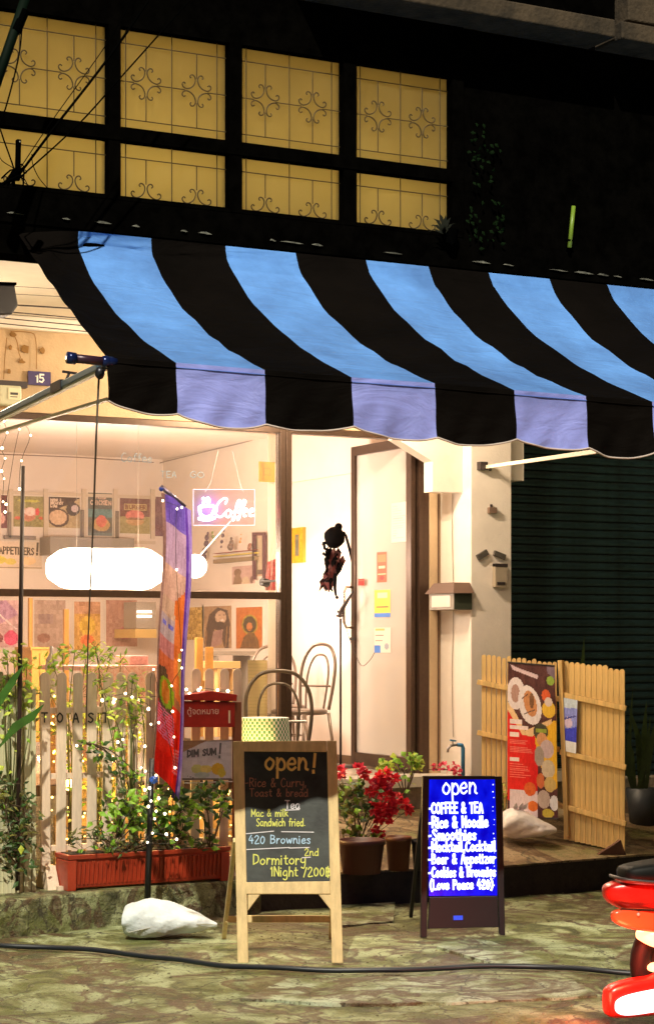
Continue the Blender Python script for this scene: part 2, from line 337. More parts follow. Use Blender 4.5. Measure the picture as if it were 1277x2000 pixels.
# the road near the shop is gently uneven, beyond it runs on to the horizon
gx = np.concatenate([np.linspace(-40, -5, 6), np.linspace(-4.6, 2.5, 72), np.linspace(3, 40, 6)]); gy = np.concatenate([np.linspace(-45, -6, 6), np.linspace(-5.6, -1.2, 46), np.linspace(-.8, 40, 6)])
def gz(x, y):
    if -4.8 < x < 3 and -5.8 < y < -1: return .008 * math.sin(x * 3.1 + y * 2) * math.sin(y * 4.3 - x) + .004 * math.sin(x * 11 + y * 7) * math.cos(y * 13)
    return 0
mb.add([(x, y, gz(x, y) - .006) for y in gy for x in gx], [(j * len(gx) + i, j * len(gx) + i + 1, (j + 1) * len(gx) + i + 1, (j + 1) * len(gx) + i) for j in range(len(gy) - 1) for i in range(len(gx) - 1)])
struct('ground', mb, mg, smooth=True)
# rough concrete patches laid over the road
mpatch = ground_mat('repair_concrete', 11.7, (.46, .53, .38), (.33, .37, .22), (.13, .15, .06), 2.4, .7)
def slab(name, px, z, d, mat, smooth=False):
    mb = MB(); pts = [PZ(u, v, z) for u, v in px]; mb.hexa([(p.x, p.y, z - d) for p in pts], [(p.x, p.y, z) for p in pts]); return struct(name, mb, mat)
def lumpy(px, n=5, a=5):
    out = []
    for i in range(len(px)):
        p, q = px[i], px[(i + 1) % len(px)]
        for k in range(n): t = k / n; out.append((p[0] + (q[0] - p[0]) * t + random.uniform(-a, a), p[1] + (q[1] - p[1]) * t + random.uniform(-a, a) * .35))
    return out
slab('pavement_patch', lumpy([(560, 1912), (900, 1906), (1120, 1915), (1165, 1945), (1000, 1955), (700, 1962), (470, 1952)][::-1]), .006, .03, mpatch)
slab('pavement_patch', lumpy([(665, 1722), (735, 1722), (775, 1752), (770, 1800), (668, 1808)][::-1], 4, 3), .004, .02, mpatch)
slab('pavement_patch', lumpy([(850, 1848), (925, 1835), (960, 1840), (1090, 1885), (960, 1882)][::-1], 4, 3), .01, .04, mpatch)
# left terrace with its kerb, right platform sloping up to the shop step
mk = ground_mat('kerb_concrete', 7.7, (.34, .36, .19), (.16, .16, .07), (.05, .05, .02), 3.0, .8)
mb = MB(); fr_ = [(-7, -2.9), (-2.66, -1.95), (-2.2, -1.83), (-1.86, -1.75), (-1.34, -1.7), (-.95, -1.66)]
top = [(x, y, .2) for x, y in fr_] + [(-.95, .1, .2), (-7, .1, .2)]
mb.hexa([(x, y, -.1) for x, y, z in top], top); o = struct('left_terrace', mb, mk)
bm_ = o.modifiers.new('bevel', 'BEVEL'); bm_.width = .015; bm_.segments = 2
mplat = ground_mat('platform_cement', 5.2, (.34, .25, .15), (.28, .19, .1), (.16, .1, .05), 1.5, .25)
mb = MB(); A_ = [(-.945, -1.60, .2), (-.2, -1.62, .2), (.66, -1.77, .2), (1.81, -1.64, .2), (6, -1.7, .2)]; B_ = [(x, -.26, .43) for x, y, z in A_]
vs = A_ + B_ + [(x, y, -.1) for x, y, z in A_]; k = len(A_)
mb.add(vs, [(i, i + 1, k + i + 1, k + i) for i in range(k - 1)] + [(2 * k + i, 2 * k + i + 1, i + 1, i) for i in range(k - 1)] + [(0, k, 2 * k)])
struct('right_platform', mb, mplat); mb = MB(); mb.add([p for x, y, z in A_ for p in ((x, y - .004, -.05), (x, y - .004, z - .012))], [(2 * i, 2 * i + 2, 2 * i + 3, 2 * i + 1) for i in range(k - 1)]); struct('platform_riser_shade', mb, M('riser_shade_black', (.02, .014, .01), .8, noise=.5, nscale=9, bump=.4))  # black sheet carries the shade of the platform face in its colour
mb = MB(); mb.box(-.1, -.24, 0, 6, .02, .585); mb.box(-6, -.05, 0, -.1, .02, .6); struct('step_riser', mb, M('riser', (.3, .25, .19), .8, noise=.35, nscale=9, bump=.3))
mb = MB(); mb.box(-.1, -.31, .588, 2.4, .0, .66); struct('door_step', mb, M('step_tile', (.62, .56, .47), .35, noise=.12, nscale=12))
# small stones and litter along the kerb
mb = MB()
for i in range(900):
    if i < 560: p = PZ(random.uniform(0, 1180), random.uniform(1850, 2000), 0)
    else: p = PZ(random.uniform(380, 1100), random.uniform(1745, 1850), 0)
    mb.sphere(p + Vector((0, 0, .002)), random.uniform(.002, .009), 6, (1, random.uniform(.6, 1), .4), .2)
struct('gravel_bits', mb, M('stone_bits', (.06, .05, .02), .9, nscale=60, col2=(.3, .28, .17)))['kind'] = 'stuff'
# ================================================================ SHOPHOUSE
house = thing('shophouse', 'two storey shophouse with lit cafe behind glass and timber upper floor coloured dark for shade', 'building', (0, 0, 0))
wall_c = M('cream_plaster', (.52, .37, .22), .85, noise=.14, nscale=3.0, bump=.15, bscale=60)
white_c = M('white_plaster', (.74, .66, .58), .8, noise=.06, nscale=4, bump=.1, bscale=60)
soff_c = M('soffit_paint', (.78, .72, .64), .8, noise=.07, nscale=2.5)
shade_blackwood = M('shade_black_timber', (.0016, .0014, .0012), .85, noise=.5, nscale=12, spec=0)  # the timber's lack of light is put into a near black colour
brownalu = M('brown_aluminium', (.075, .045, .03), .35, .6, noise=.1, nscale=30)
def hp(name, mats, fn, **k):
    mb = MB(); fn(mb); return build(name, mb, mats, house, **k)
hp('soffit', soff_c, lambda m: m.box(-7, -3.199, 3.69, 6, 0.1, 3.702))
hp('header_wall', wall_c, lambda m: (m.box(-6.5, -.02, 3.075, 1.95, .12, 3.688)))
hp('cornice', soff_c, lambda m: m.box(-6.5, -.07, 3.60, 1.24, -.022, 3.686), bevel=.01)
hp('front_beam', shade_blackwood, lambda m: (m.box(-7, -3.38, 3.40, 6, -3.2, 3.695), m.box(-7, -3.389, 3.545, 6, -3.381, 3.70)))
# upper floor
XC = [(-3.81, -3.235), (-3.17, -2.592), (-2.532, -1.961), (-1.894, -1.327), (-1.254, -.691)]
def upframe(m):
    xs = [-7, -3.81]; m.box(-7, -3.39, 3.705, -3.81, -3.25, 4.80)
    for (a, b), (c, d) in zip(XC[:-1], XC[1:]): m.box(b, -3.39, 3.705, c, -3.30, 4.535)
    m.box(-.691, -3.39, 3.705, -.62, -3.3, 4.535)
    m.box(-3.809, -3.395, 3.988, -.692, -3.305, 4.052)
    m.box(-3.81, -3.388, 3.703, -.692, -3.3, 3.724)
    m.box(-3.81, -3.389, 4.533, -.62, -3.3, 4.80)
upw = hp('upper_window_frame', shade_blackwood, upframe)
hp('upper_wall', shade_blackwood, lambda m: (m.box(-.619, -3.37, 3.70, 6, -3.2, 4.80), m.box(-7, -3.37, 4.9, 6, -3.2, 7.5)))
frost = M('frosted_pane', (.56, .48, .25), .5, noise=.34, nscale=4.5, trans=.93)
mb = MB()
def pane(nm, a, b, z0, z1, par):
    mb = MB(); mb.box(a + .001, -3.335, z0, b - .001, -3.331, z1); return build(nm, mb, frost, par)
for a, b in XC:
    pane('pane', a, b, 4.053, 4.532, upw); pane('pane', a, b, 3.725, 3.987, upw)
iron = M('grille_iron', (.075, .05, .02), .7)
SC = smooth_path([(.38, .78), (.46, .88), (.36, 1.0), (.18, .95), (.07, .72), (.16, .4), (.38, .17), (.72, .07), (.95, .18), (1.0, .36), (.88, .46), (.78, .38)], 3)
def grille(m, a, b):
    w = b - a; Y = -3.35; r = .0028
    for f in (.07, .49, .91): m.tube([(a + w * f, Y, 3.70), (a + w * f, Y, 4.535)], r, 5)
    for f in (.255, .72):
        x = a + w * f; zc = 4.285; R = .076
        m.tube([(x, Y, zc + R * .8), (x, Y, 4.467)], r, 5); m.tube([(x, Y, 4.105), (x, Y, zc - R * .8)], r, 5); m.tube([(x, Y, 3.80), (x, Y, 3.92)], r, 5)
        for sx in (1, -1):
            for sz in (1, -1): m.tube([(x + sx * p * R, Y, zc + sz * q * R) for p, q in SC], .0034, 5)
            m.tube([(x + sx * p * R, Y, 3.727 + q * R) for p, q in SC], .0034, 5)
    for z in (4.467, 4.105, 3.92): m.tube([(a, Y + .006, z), (b, Y + .006, z)], r, 5)
    for x0, x1 in ((a, a + w * .255 - .06), (a + w * .255 + .06, a + w * .72 - .06), (a + w * .72 + .06, b)): m.tube([(x0, Y + .006, 4.285), (x1, Y + .006, 4.285)], r, 5)
for a, b in XC:
    mb = MB(); grille(mb, a, b); build('window_grille', mb, iron, upw)
# the room behind the frosted panes with its bulb
room_c = M('upper_room_paint', (.5, .38, .2), .9)
hp('upper_room', room_c, lambda m: (m.box(-4.2, -2.45, 3.81, -.2, -2.4, 4.9), m.box(-4.25, -3.2, 3.81, -4.2, -2.4, 4.9), m.box(-.25, -3.19, 3.81, -.2, -2.45, 4.9), m.box(-4.2, -3.2, 4.85, -.2, -2.4, 4.9)))
bulb_m = M('bulb_glow', (1, .8, .5), .5, emit=6, ecol=(1, .75, .4))
for x in (-3.5, -2.88, -2.25, -1.6, -.98):
    mb = MB(); mb.sphere((x, -2.75, 3.86), .03, 10); build('room_bulb', mb, bulb_m, house)
    lamp('room_bulb_light', 'POINT', (x + .12 * math.sin(x * 9), -2.8, 3.82), 4.2 + .9 * math.sin(x * 5), (1, .88, .64), house, .06)
# ledge above
ledge = M('shade_dark_ledge', (.05, .034, .02), .9, noise=.5, nscale=7, bump=.4)  # pale concrete, its dim light put into a dark colour
def led(m):
    m.box(-1.6, -3.62, 4.80, 0.18, -3.37, 4.895); m.box(.22, -3.62, 4.80, 6, -3.37, 4.895); m.box(.35, -3.5, 4.95, 6, -3.371, 5.3)
hp('upper_ledge', ledge, led, bevel=.008)
# pillars and haunch
hp('pillar', white_c, lambda m: m.box(1.25, -.45, 0, 1.585, .1, 3.688), bevel=.006)
hp('pillar', white_c, lambda m: m.box(-2.6, -.3, 0, -2.12, -.021, 3.688))
hp('beam_end', white_c, lambda m: m.box(1.586, -.40, 2.74, 1.72, .1, 3.688))
F3 = FY(-.34)
def haunch(m):
    pts = [F3.px(*p) for p in [(775, 800), (775, 857), (845, 901), (845, 960), (905, 962), (905, 800)]]
    m.poly(F3, pts[::-1], .12, 0)
hp('haunch_beam', white_c, haunch)
hp('side_jamb', wall_c, lambda m: m.box(1.162, -.04, .59, 1.249, .1, 3.07))
hp('pillar_base', wall_c, lambda m: m.box(-.6, .02, 0, 1.2, .1, .58))
hp('left_wall', wall_c, lambda m: m.box(-6.5, -.02, .6, -2.601, .1, 3.07))
pipe_c = M('old_pvc_pipe', (.5, .42, .3), .5)
# interior shell
inner = M('interior_paint', (.72, .60, .51), .85, noise=.05, nscale=2)
hp('back_wall', inner, lambda m: m.box(-5, 4.9, .6, 1.3, 5.0, 3.4))
hp('side_wall', inner, lambda m: m.box(1.2, .1, .6, 1.3, 4.9, 3.4)); hp('side_wall', inner, lambda m: m.box(-5.1, .1, .6, -5, 5, 3.4)); hp('wall_bulkhead', inner, lambda m: m.box(1.17, .1, 2.89, 1.2, 2.4, 3.3))
hp('ceiling', inner, lambda m: m.box(-5, .12, 3.3, 1.2, 4.9, 3.4))
hp('shop_floor', M('floor_tile', (.5, .42, .33), .25, noise=.1, nscale=5), lambda m: m.box(-5, .03, .60, 1.2, 4.9, .655))
hp('skirting', M('skirting_brown', (.12, .07, .04), .5), lambda m: m.box(1.185, .1, .656, 1.199, 4.9, .72))
# shop window
zr0, zr1 = PY(300, 1168, 0).z, PY(300, 1154, 0).z
def sw(m):
    m.box(-.018, -.03, .60, .024, .05, 3.07); m.box(.0245, -.035, .60, .066, .055, 3.072)
    m.box(-2.12, -.025, zr0, -.0185, .045, zr1); m.box(-2.12, -.025, .60, -.0185, .045, .67); m.box(-2.12, -.028, 3.03, -.0185, .045, 3.072)
    m.box(.067, -.03, 3.03, 1.16, .05, 3.072)
swf = hp('shop_window_frame', brownalu, sw, bevel=.003)
gl = glass('shop_glass', (.985, .97, .95), 1.0, .02, .035)
for a in ((-2.12, .671, -.019, zr0 - .001), (-2.12, zr1 + .001, -.019, 3.029)):
    mb = MB(); mb.box(a[0], .008, a[1], a[2], .014, a[3]); build('window_pane', mb, gl, swf)
# open glass door
DX = 1.05; D1 = .9
def door(m):
    m.box(DX - .02, .0, .68, DX + .02, .075, 3.06); m.box(DX - .02, D1 - .06, .68, DX + .02, D1, 3.06)
    m.box(DX - .02, .0755, .68, DX + .02, D1 - .0605, .77); m.box(DX - .02, .0755, 2.99, DX + .02, D1 - .0605, 3.06)
    m.box(1.078, -.035, .66, 1.118, .04, 3.028); m.box(1.1185, -.03, .66, 1.161, .05, 3.028)
dr = hp('glass_door', brownalu, door, bevel=.003)
gd = glass('door_glass', (.97, .95, .92), .7, .03, .30)  # pane haze stands in for the brightness of the wall behind
mb = MB(); mb.box(DX - .003, .076, .771, DX + .003, D1 - .061, 2.989); build('door_pane', mb, gd, dr)
chrome = M('brushed_steel', (.55, .45, .36), .25, .9)
zt, zb = PT(690, 1147, 14.85).z, PT(690, 1226, 14.85).z
for sx in (-1, 1):
    mb = MB(); x0 = DX + sx * .02; mb.tube([(x0, D1 - .03, zt), (DX + sx * .075, D1 - .03, zt), (DX + sx * .095, D1 - .03, zt - .04), (DX + sx * .095, D1 - .03, zb + .04), (DX + sx * .075, D1 - .03, zb), (x0, D1 - .03, zb)], .010, 8)
    build('door_handle', mb, chrome, dr, smooth=True)
mb = MB(); zq = PT(697, 1248, 14.8).z; mb.box(DX - .028, D1 - .075, zq - .012, DX - .021, D1 + .004, zq + .012); build('door_lock', mb, M('lock_black', (.01, .01, .01), .4), dr)
def onX(X, name, cv, u0, v0, u1, v1, label=None, parent=None): return cv.obj(name, quadX(X, u0, v0, u1, v1), parent)
R = random.random
c = Cv(12, 24, (205, 80, 40)).rect(.1, .1, .9, .35, (220, 120, 70)).rect(.15, .45, .85, .55, (240, 200, 160)).rect(.1, .7, .9, .75, (235, 180, 140)).ell(.5, .86, .25, .06, (150, 30, 20)); onX(DX - .004, 'sticker', c, 736, 1079, 755, 1138, parent=dr)
c = Cv(16, 20, (215, 190, 70)).rect(.2, .12, .8, .3, (235, 225, 160)).rect(.1, .6, .9, .66, (120, 100, 60)).rect(0, .84, 1, 1, (70, 120, 200)); onX(DX - .004, 'sticker', c, 731, 1153, 762, 1206, parent=dr)
c = Cv(16, 24, (220, 205, 190)).rect(.05, .06, .6, .14, (215, 170, 90)).rect(.05, .3, .55, .34, (120, 110, 100)).rect(.02, .7, .4, 1, (70, 120, 200)).ell(.75, .75, .15, .12, (150, 150, 160)).rect(.05, .5, .5, .53, (140, 130, 120)); onX(DX - .004, 'sticker', c, 731, 1226, 763, 1275, parent=dr)
c = Cv(20, 60, (216, 196, 180))
for i in range(14): c.rect(.1, .08 + i * .062, .3 + .6 * R(), .1 + i * .062, (165, 150, 150))
onX(DX - .004, 'sticker', c, 764, 983, 794, 1060, parent=dr)
c = Cv(10, 6, (180, 30, 20)).rect(.1, .2, .9, .4, (220, 90, 70)); onX(DX - .024, 'sticker', c, 699, 1131, 711, 1144, parent=dr)
# house number, stains, meter
sgn = thing('house_number_plate', 'dark blue house number plate reading 15 on the yellow wall', 'sign', PY(75, 738, -.03))
f = FY(-.03); x0, y0 = f.px(54, 751); x1, y1 = f.px(98, 727)
mb = MB(); mb.rect(f, x0, y0, x1, y1, .012, .012); build('plate', mb, M('enamel_blue', (.045, .03, .12), .35), sgn)
mb = MB(); a, _ = f.px(66, 745); b, _ = f.px(86, 745); letter(mb, f, '15', a + .005, y0 + .02, b - .004, y1 - y0 - .04, .011, .014, 0, False)
build('numerals', mb, M('white_enamel', (.8, .8, .75), .4), sgn)
mb = MB()
for u, v, r in ((50, 681, 8), (83, 684, 6), (25, 653, 6), (20, 678, 4), (43, 706, 5), (18, 725, 4)):
    x, y = f.px(u, v); pts = [(x + r * .0034 * (1 + .35 * random.uniform(-1, 1)) * math.cos(t), y + r * .0034 * (1 + .35 * random.uniform(-1, 1)) * math.sin(t)) for t in np.linspace(0, 6, 9)]
    mb.poly(f, pts, .004, -.004 + .0065)
for pts in ([(24, 650), (32, 668), (36, 690), (42, 705)], [(20, 647), (60, 650), (68, 662), (70, 690), (70, 720)], [(12, 660), (8, 700), (6, 740)]): ribbon(mb, f, smooth_path([f.px(*p) for p in pts], 4), .006, .012)
build('wall_stain', mb, M('damp_stain', (.27, .14, .04), .9), house)
mt = thing('electric_meter', 'pale electricity meter box under the house number at left edge', 'meter box', PY(15, 770, -.05))
mb = MB(); x0, y0 = f.px(-12, 793); x1, y1 = f.px(33, 757); mb.rect(f, x0, y0, x1, y1, .08, .1); build('meter_case', mb, M('meter_grey', (.5, .5, .35), .5), mt, bevel=.012)
mb = MB(); x0, y0 = f.px(6, 783); x1, y1 = f.px(28, 762); mb.rect(f, x0, y0, x1, y1, .004, .106); build('meter_window', mb, M('meter_face', (.7, .66, .45), .3), mt)
mb = MB(); mb.rect(f, x0 + .012, y0 + .03, x1 - .012, y0 + .045, .001, .108); mb.rect(f, x0 + .012, y0 + .015, x1 - .016, y0 + .02, .001, .108); build('meter_print', mb, M('ink', (.05, .05, .05), .6), mt)
mb = MB(); x0, y0 = f.px(-20, 756); x1, y1 = f.px(46, 748); mb.rect(f, x0, y0, x1, y1, .07, .08); build('meter_bracket', mb, M('dark_steel', (.03, .02, .02), .5), mt)
# pillar fittings
pf = Fr((0, -.451, 0), (1, 0, 0), (0, 0, 1)); dk = M('dark_steel', (.03, .02, .02), .5)
def fit(name, label, cat, rects, mats, rot=0):
    t = thing(name, label, cat, pf.at(*pf.px(*rects[0][:2])))
    for i, (u0, v0, u1, v1, d, nm) in enumerate(rects):
        a = pf.px(u0, v0); b = pf.px(u1, v1); cx, cy = (a[0] + b[0]) / 2, (a[1] + b[1]) / 2; hx, hy = abs(b[0] - a[0]) / 2, abs(a[1] - b[1]) / 2
        c_, s_ = math.cos(rot), math.sin(rot); mb = MB(); mb.poly(pf, [(cx + x * c_ - y * s_, cy + x * s_ + y * c_) for x, y in ((-hx, -hy), (hx, -hy), (hx, hy), (-hx, hy))], d, d + .002 + i * .001)
        build(nm, mb, mats[i], t, bevel=.002)
    return t
gry = M('switch_grey', (.33, .27, .2), .5)
fit('switch_box', 'grey switch box with dark lid low on the pillar face', 'switch box', [(961, 1102, 984, 1147, .04, 'box_case'), (961, 1101, 985, 1108, .042, 'box_lid'), (964, 1137, 980, 1143, .042, 'box_slot')], [gry, dk, dk])
fit('pillar_clip', 'small dark tilted plate on the pillar, left of the pair', 'plate', [(929, 1078, 951, 1090, .02, 'plate')], [M('plate_dark', (.07, .06, .05), .5)], .5)
fit('pillar_clip', 'small dark tilted plate on the pillar, right of the pair', 'plate', [(962, 1079, 985, 1090, .02, 'plate')], [M('plate_dark', (.07, .06, .05), .5)], -.3)
fit('junction_box', 'tiny junction box high on the pillar face', 'junction box', [(951, 991, 966, 1003, .03, 'box_case'), (956, 985, 960, 991, .01, 'cable_end')], [M('box_brown', (.16, .1, .07), .5), dk])
# mailbox on the bright side of the pillar
ml = thing('grey_mailbox', 'grey metal mailbox with pitched lid on the bright pillar side', 'mailbox', (1.22, -.3, PX(880, 1165, 1.22).z))
mgm = M('mailbox_grey', (.23, .19, .15), .5, .3, noise=.15); mdk = M('mailbox_green', (.035, .04, .025), .5)
q = quadX(1.245, 858, 1143, 902, 1193); Yf = -.43; Yb = q[0].y; z0, z1 = q[2].z, PX(880, 1160, 1.2).z
Yb = PX(850, 1160, 1.15).y; Yf = PX(886, 1160, 1.10).y
mb = MB(); mb.box(1.10, Yf, z0, 1.248, Yb, z1); build('mailbox_body', mb, mgm, ml, bevel=.004)
mb = MB(); mb.box(1.102, Yf - .003, z0 + .004, 1.246, Yf - .0005, z1 - .004); build('mailbox_end', mb, mdk, ml)
mb = MB(); zt_ = z1 + .075; mb.hexa([(1.08, Yf - .03, z1), (1.249, Yf - .03, z1), (1.249, Yf + .03, zt_), (1.12, Yf + .03, zt_)], [(1.08, Yb + .03, z1), (1.249, Yb + .03, z1), (1.249, Yb - .03, zt_), (1.12, Yb - .03, zt_)]); build('mailbox_lid', mb, M('lid_brown', (.12, .07, .05), .5), ml)
mb = MB(); mb.box(1.095, Yf + .04, z0 + .02, 1.0995, Yb - .04, z0 + .10); build('mailbox_window', mb, M('mail_window', (.6, .5, .42), .3), ml)
# water tap and pipe
tp = thing('water_tap', 'blue water pipe with tap against the pillar', 'tap', PY(905, 1515, -.47))
blu = M('blue_pvc', (.05, .22, .42), .35); brs = M('tap_metal', (.35, .32, .3), .35, .7)
fq = FY(-.49); P3 = lambda u, v: fq.at(*fq.px(u, v))
mb = MB(); mb.tube([P3(904, 1530), P3(904, 1462), P3(902, 1456), P3(893, 1455)], .014, 10); build('pipe', mb, blu, tp, smooth=True)
mb = MB(); mb.tube([P3(895, 1455), P3(880, 1457), P3(875, 1462), P3(874, 1470)], .009, 8); mb.tube([P3(884, 1456), P3(884, 1447)], .005, 6); build('tap_body', mb, brs, tp, smooth=True)
mb = MB(); mb.beam(P3(879, 1446), P3(890, 1448), .01, .012); build('tap_handle', mb, blu, tp)
# conduits down the jamb
mb = MB(); f5 = FY(-.05)
for u, r in ((856, .006),): mb.tube([f5.at(*f5.px(u, v)) for v in (965, 1100, 1300, 1500)], r, 6)
build('conduit', mb, M('conduit_dark', (.08, .04, .02), .6), house)
mb = MB(); mb.tube([PX(884, v, 1.243) + Vector((0, .01 * math.sin(v * .02), 0)) for v in range(930, 1460, 30)], .003, 5); build('cable_on_pillar', mb, M('cable_grey', (.3, .25, .2), .6), house)
# ================================================================ NEIGHBOUR'S SHUTTER
sh = thing('roller_shutter', 'dark closed roller shutter of the next shop', 'shutter', (2.0, 0, .43))
shm = M('shutter_paint', (.018, .046, .055), .42, .35, noise=.45, nscale=5, bump=.1)
prof = [(0, 0), (-.010, .004), (-.016, .018), (-.016, .036), (-.010, .050), (0, .054)]
mb = MB(); mb.add([(1.6, y, z + .44) for y, z in prof] + [(5.5, y, z + .44) for y, z in prof], [(i, i + 6, i + 7, i + 1) for i in range(5)] + [tuple(range(6))])
s0 = build('slat', mb, shm, sh, at=(0, 0, .44))
for i in range(1, 49): inst(s0, (0, 0, i * .0605))
mb = MB(); mb.box(1.59, .001, .3, 5.6, .03, 3.69); build('shutter_back', mb, M('black_gap', (.004, .004, .004), .9), sh)
mb = MB(); mb.box(1.6, -.05, 3.38, 5.6, 0, 3.685); build('shutter_hood', mb, shade_blackwood, sh)
# ================================================================ AWNING
aw = thing('striped_awning', 'long awning striped black and light blue over the cafe front', 'awning', (-1.5, -4.0, 3.0))
XB = [-3.043, -2.746, -2.377, -1.986, -1.602, -1.203, -.836, -.471, -.088, .288, .67, 1.05, 1.43, 1.81]
PR = [(-3.392, 3.535), (-3.40, 3.49), (-3.44, 3.42), (-3.70, 3.196), (-4.07, 2.985), (-4.34, 2.862), (-4.66, 2.742)]
PR = smooth_path(PR, 5)
def fabric(nm, col, trans, sheen=.0):
    m = M(nm, col, .62, noise=.26, nscale=2.3, trans=trans, bump=0)
    n = m.node_tree; b = n.nodes['Principled BSDF']; tc = n.nodes.new('ShaderNodeTexCoord'); mp = n.nodes.new('ShaderNodeMapping')
    mp.inputs['Rotation'].default_value = (0, 0, .5); mp.inputs['Scale'].default_value = (1.0, 3.6, 3.6)
    n.links.new(tc.outputs['Object'], mp.inputs[0]); t = n.nodes.new('ShaderNodeTexNoise'); t.inputs['Scale'].default_value = 2.4; t.inputs['Detail'].default_value = 5; t.inputs['Distortion'].default_value = .8
    n.links.new(mp.outputs[0], t.inputs[0]); bp = n.nodes.new('ShaderNodeBump'); bp.inputs['Strength'].default_value = .55; bp.inputs['Distance'].default_value = .04
    n.links.new(t.outputs[0], bp.inputs['Height']); n.links.new(bp.outputs[0], b.inputs['Normal']); b.inputs['Sheen Weight'].default_value = .15; return m
fblue = fabric('canvas_blue', (.115, .31, .84), .08); fblk = fabric('canvas_black', (.004, .003, .0026), .03)
fblk.node_tree.nodes['Principled BSDF'].inputs['Specular IOR Level'].default_value = .03; fblk.node_tree.nodes['Principled BSDF'].inputs['Roughness'].default_value = .8; fblk.node_tree.nodes['Principled BSDF'].inputs['Sheen Weight'].default_value = 0.0
fvio = fabric('valance_backlit_blue', (.26, .30, .80), .14)  # lilac of the warm backlight is mixed into the valance colour
def drop(x): # front bar runs a little lower towards the right
    dy = np.interp(x, [-3.043, -2.746, -2.377, -1.986, -1.602, -1.203, -.836, 1.81], [-4.51, -4.545, -4.635, -4.685, -4.74, -4.762, -4.79, -4.85]) + 4.66
    return float(np.interp(x, [-3.043, -2.746, -2.377, -1.986, -1.602, -1.203, -.836, 1.81], [2.778, 2.77, 2.752, 2.739, 2.73, 2.721, 2.713, 2.67])) - 2.742, float(dy)
PRL = [(-3.389, 3.495), (-3.672, 3.317), (-3.841, 3.209), (-4.162, 2.992), (-4.375, 2.858), (-4.51, 2.778)]
def prof_at(x, k):
    s = k / (len(PR) - 1); y, z = PR[k]; dz, dy = drop(x); y += dy * s; z += dz * s
    e = min(1, max(0, (-2.70 - x) / .343)) ** 1.5
    if e > 0: q = s ** 1.15; yl = -3.389 - 1.121 * q; zl = 3.495 - .717 * q - .012 * math.sin(math.pi * q); y += (yl - y) * e; z += (zl - z) * e
    return y, z
def wr(x, s):
    w = 0
    for i, (cx, fq_) in enumerate(((-2.9, 31), (-2.3, 43), (-1.5, 37), (-.95, 45), (-.2, 39))):
        w += math.exp(-((x - cx) / .35) ** 2) * math.sin(fq_ * (s * 1.1 + (x - cx) * .55)) * math.sin(math.pi * min(1, max(0, s))) * .0095
    return w + .012 * math.sin(9 * x) * math.sin(math.pi * s)
for i in range(len(XB) - 1):
    a, b = XB[i], XB[i + 1]; mb = MB(); nxx = 12; vs = []
    for k, (y, z) in enumerate(PR):
        s = k / (len(PR) - 1)
        for j in range(nxx + 1):
            x = a + (b - a) * j / nxx; yy, zz = prof_at(x, k); w = wr(x, s); vs.append((x, yy + w * .5, zz + w))
    mb.add(vs, [(k * (nxx + 1) + j, (k + 1) * (nxx + 1) + j, (k + 1) * (nxx + 1) + j + 1, k * (nxx + 1) + j + 1) for k in range(len(PR) - 1) for j in range(nxx)])
    build('black_stripe' if i % 2 == 0 else 'blue_stripe', mb, fblk if i % 2 == 0 else fblue, aw, smooth=True)
    mb = MB(); vs = []; nv = 12; nh = 18; tr_ = []
    for k in range(nv + 1):
        for j in range(nh + 1):
            q = j / nh; x = a + (b - a) * q; dz, dy = drop(x); hem = .222 + .012 * max(0, min(1, (x + 2.7) / 2)) + .026 * (1 - abs(2 * q - 1) ** 2.6) + .012 * math.sin(7 * x) + (.0 if i else .03 * q - .03)
            s = k / nv; vs.append((x, -4.6605 + dy + .012 * math.sin(17 * x) * s + .007 * math.sin(41 * x + 6 * s) * s - .01 * s, 2.7425 + dz - hem * s))
    tr_ = [Vector(vs[nv * (nh + 1) + j]) for j in range(nh + 1)]
    sm_ = [Vector(vs[j]) + Vector((0, -.004, -.022)) for j in range(nh + 1)]
    mb.add(vs, [(k * (nh + 1) + j, (k + 1) * (nh + 1) + j, (k + 1) * (nh + 1) + j + 1, k * (nh + 1) + j + 1) for k in range(nv) for j in range(nh)])
    build('valance', mb, fblk if i % 2 == 0 else fvio, aw, smooth=True)
    ms_ = MB(); ms_.tube(sm_, .0028, 5); build('hem_seam', ms_, M('seam_blue', (.08, .16, .55), .7) if i % 2 else fblk, aw)
    mb = MB(); mb.tube([p + Vector((0, -.003, 0)) for p in tr_], .0045, 5); build('trim_piping', mb, M('white_trim', (.55, .45, .42), .7), aw)
drk = M('bar_blue_black', (.016, .014, .035), .3, .3); navy = M('joint_navy', (.01, .02, .10), .2, .3)
mb = MB(); pts = [Vector((x, -4.628 + drop(x)[1], 2.714 + drop(x)[0])) for x in np.linspace(-3.05, 1.8, 14)]; mb.tube(pts, .02, 10); build('front_bar', mb, drk, aw, smooth=True)
e0 = Vector((-3.05, -4.645 + drop(-3.05)[1], 2.752 + .005))
fe = FY(-4.5); P4 = lambda u, v, Y=-4.5: FY(Y).at(*FY(Y).px(u, v))
mb = MB(); mb.tube([P4(140, 699), P4(206, 706)], .019, 12); build('bar_extension', mb, M('bar_purple', (.05, .02, .04), .35, .2), aw, smooth=True)
mb = MB(); mb.tube([P4(131, 698), P4(147, 700)], .025, 14); mb.sphere(P4(206, 706), .026, 14); mb.tube([P4(200, 705), P4(226, 708)], .022, 12); build('end_cap', mb, navy, aw, smooth=True)
tub = M('arm_steel_blue', (.12, .2, .27), .3, .5); wht = M('arm_white', (.78, .70, .55), .4)
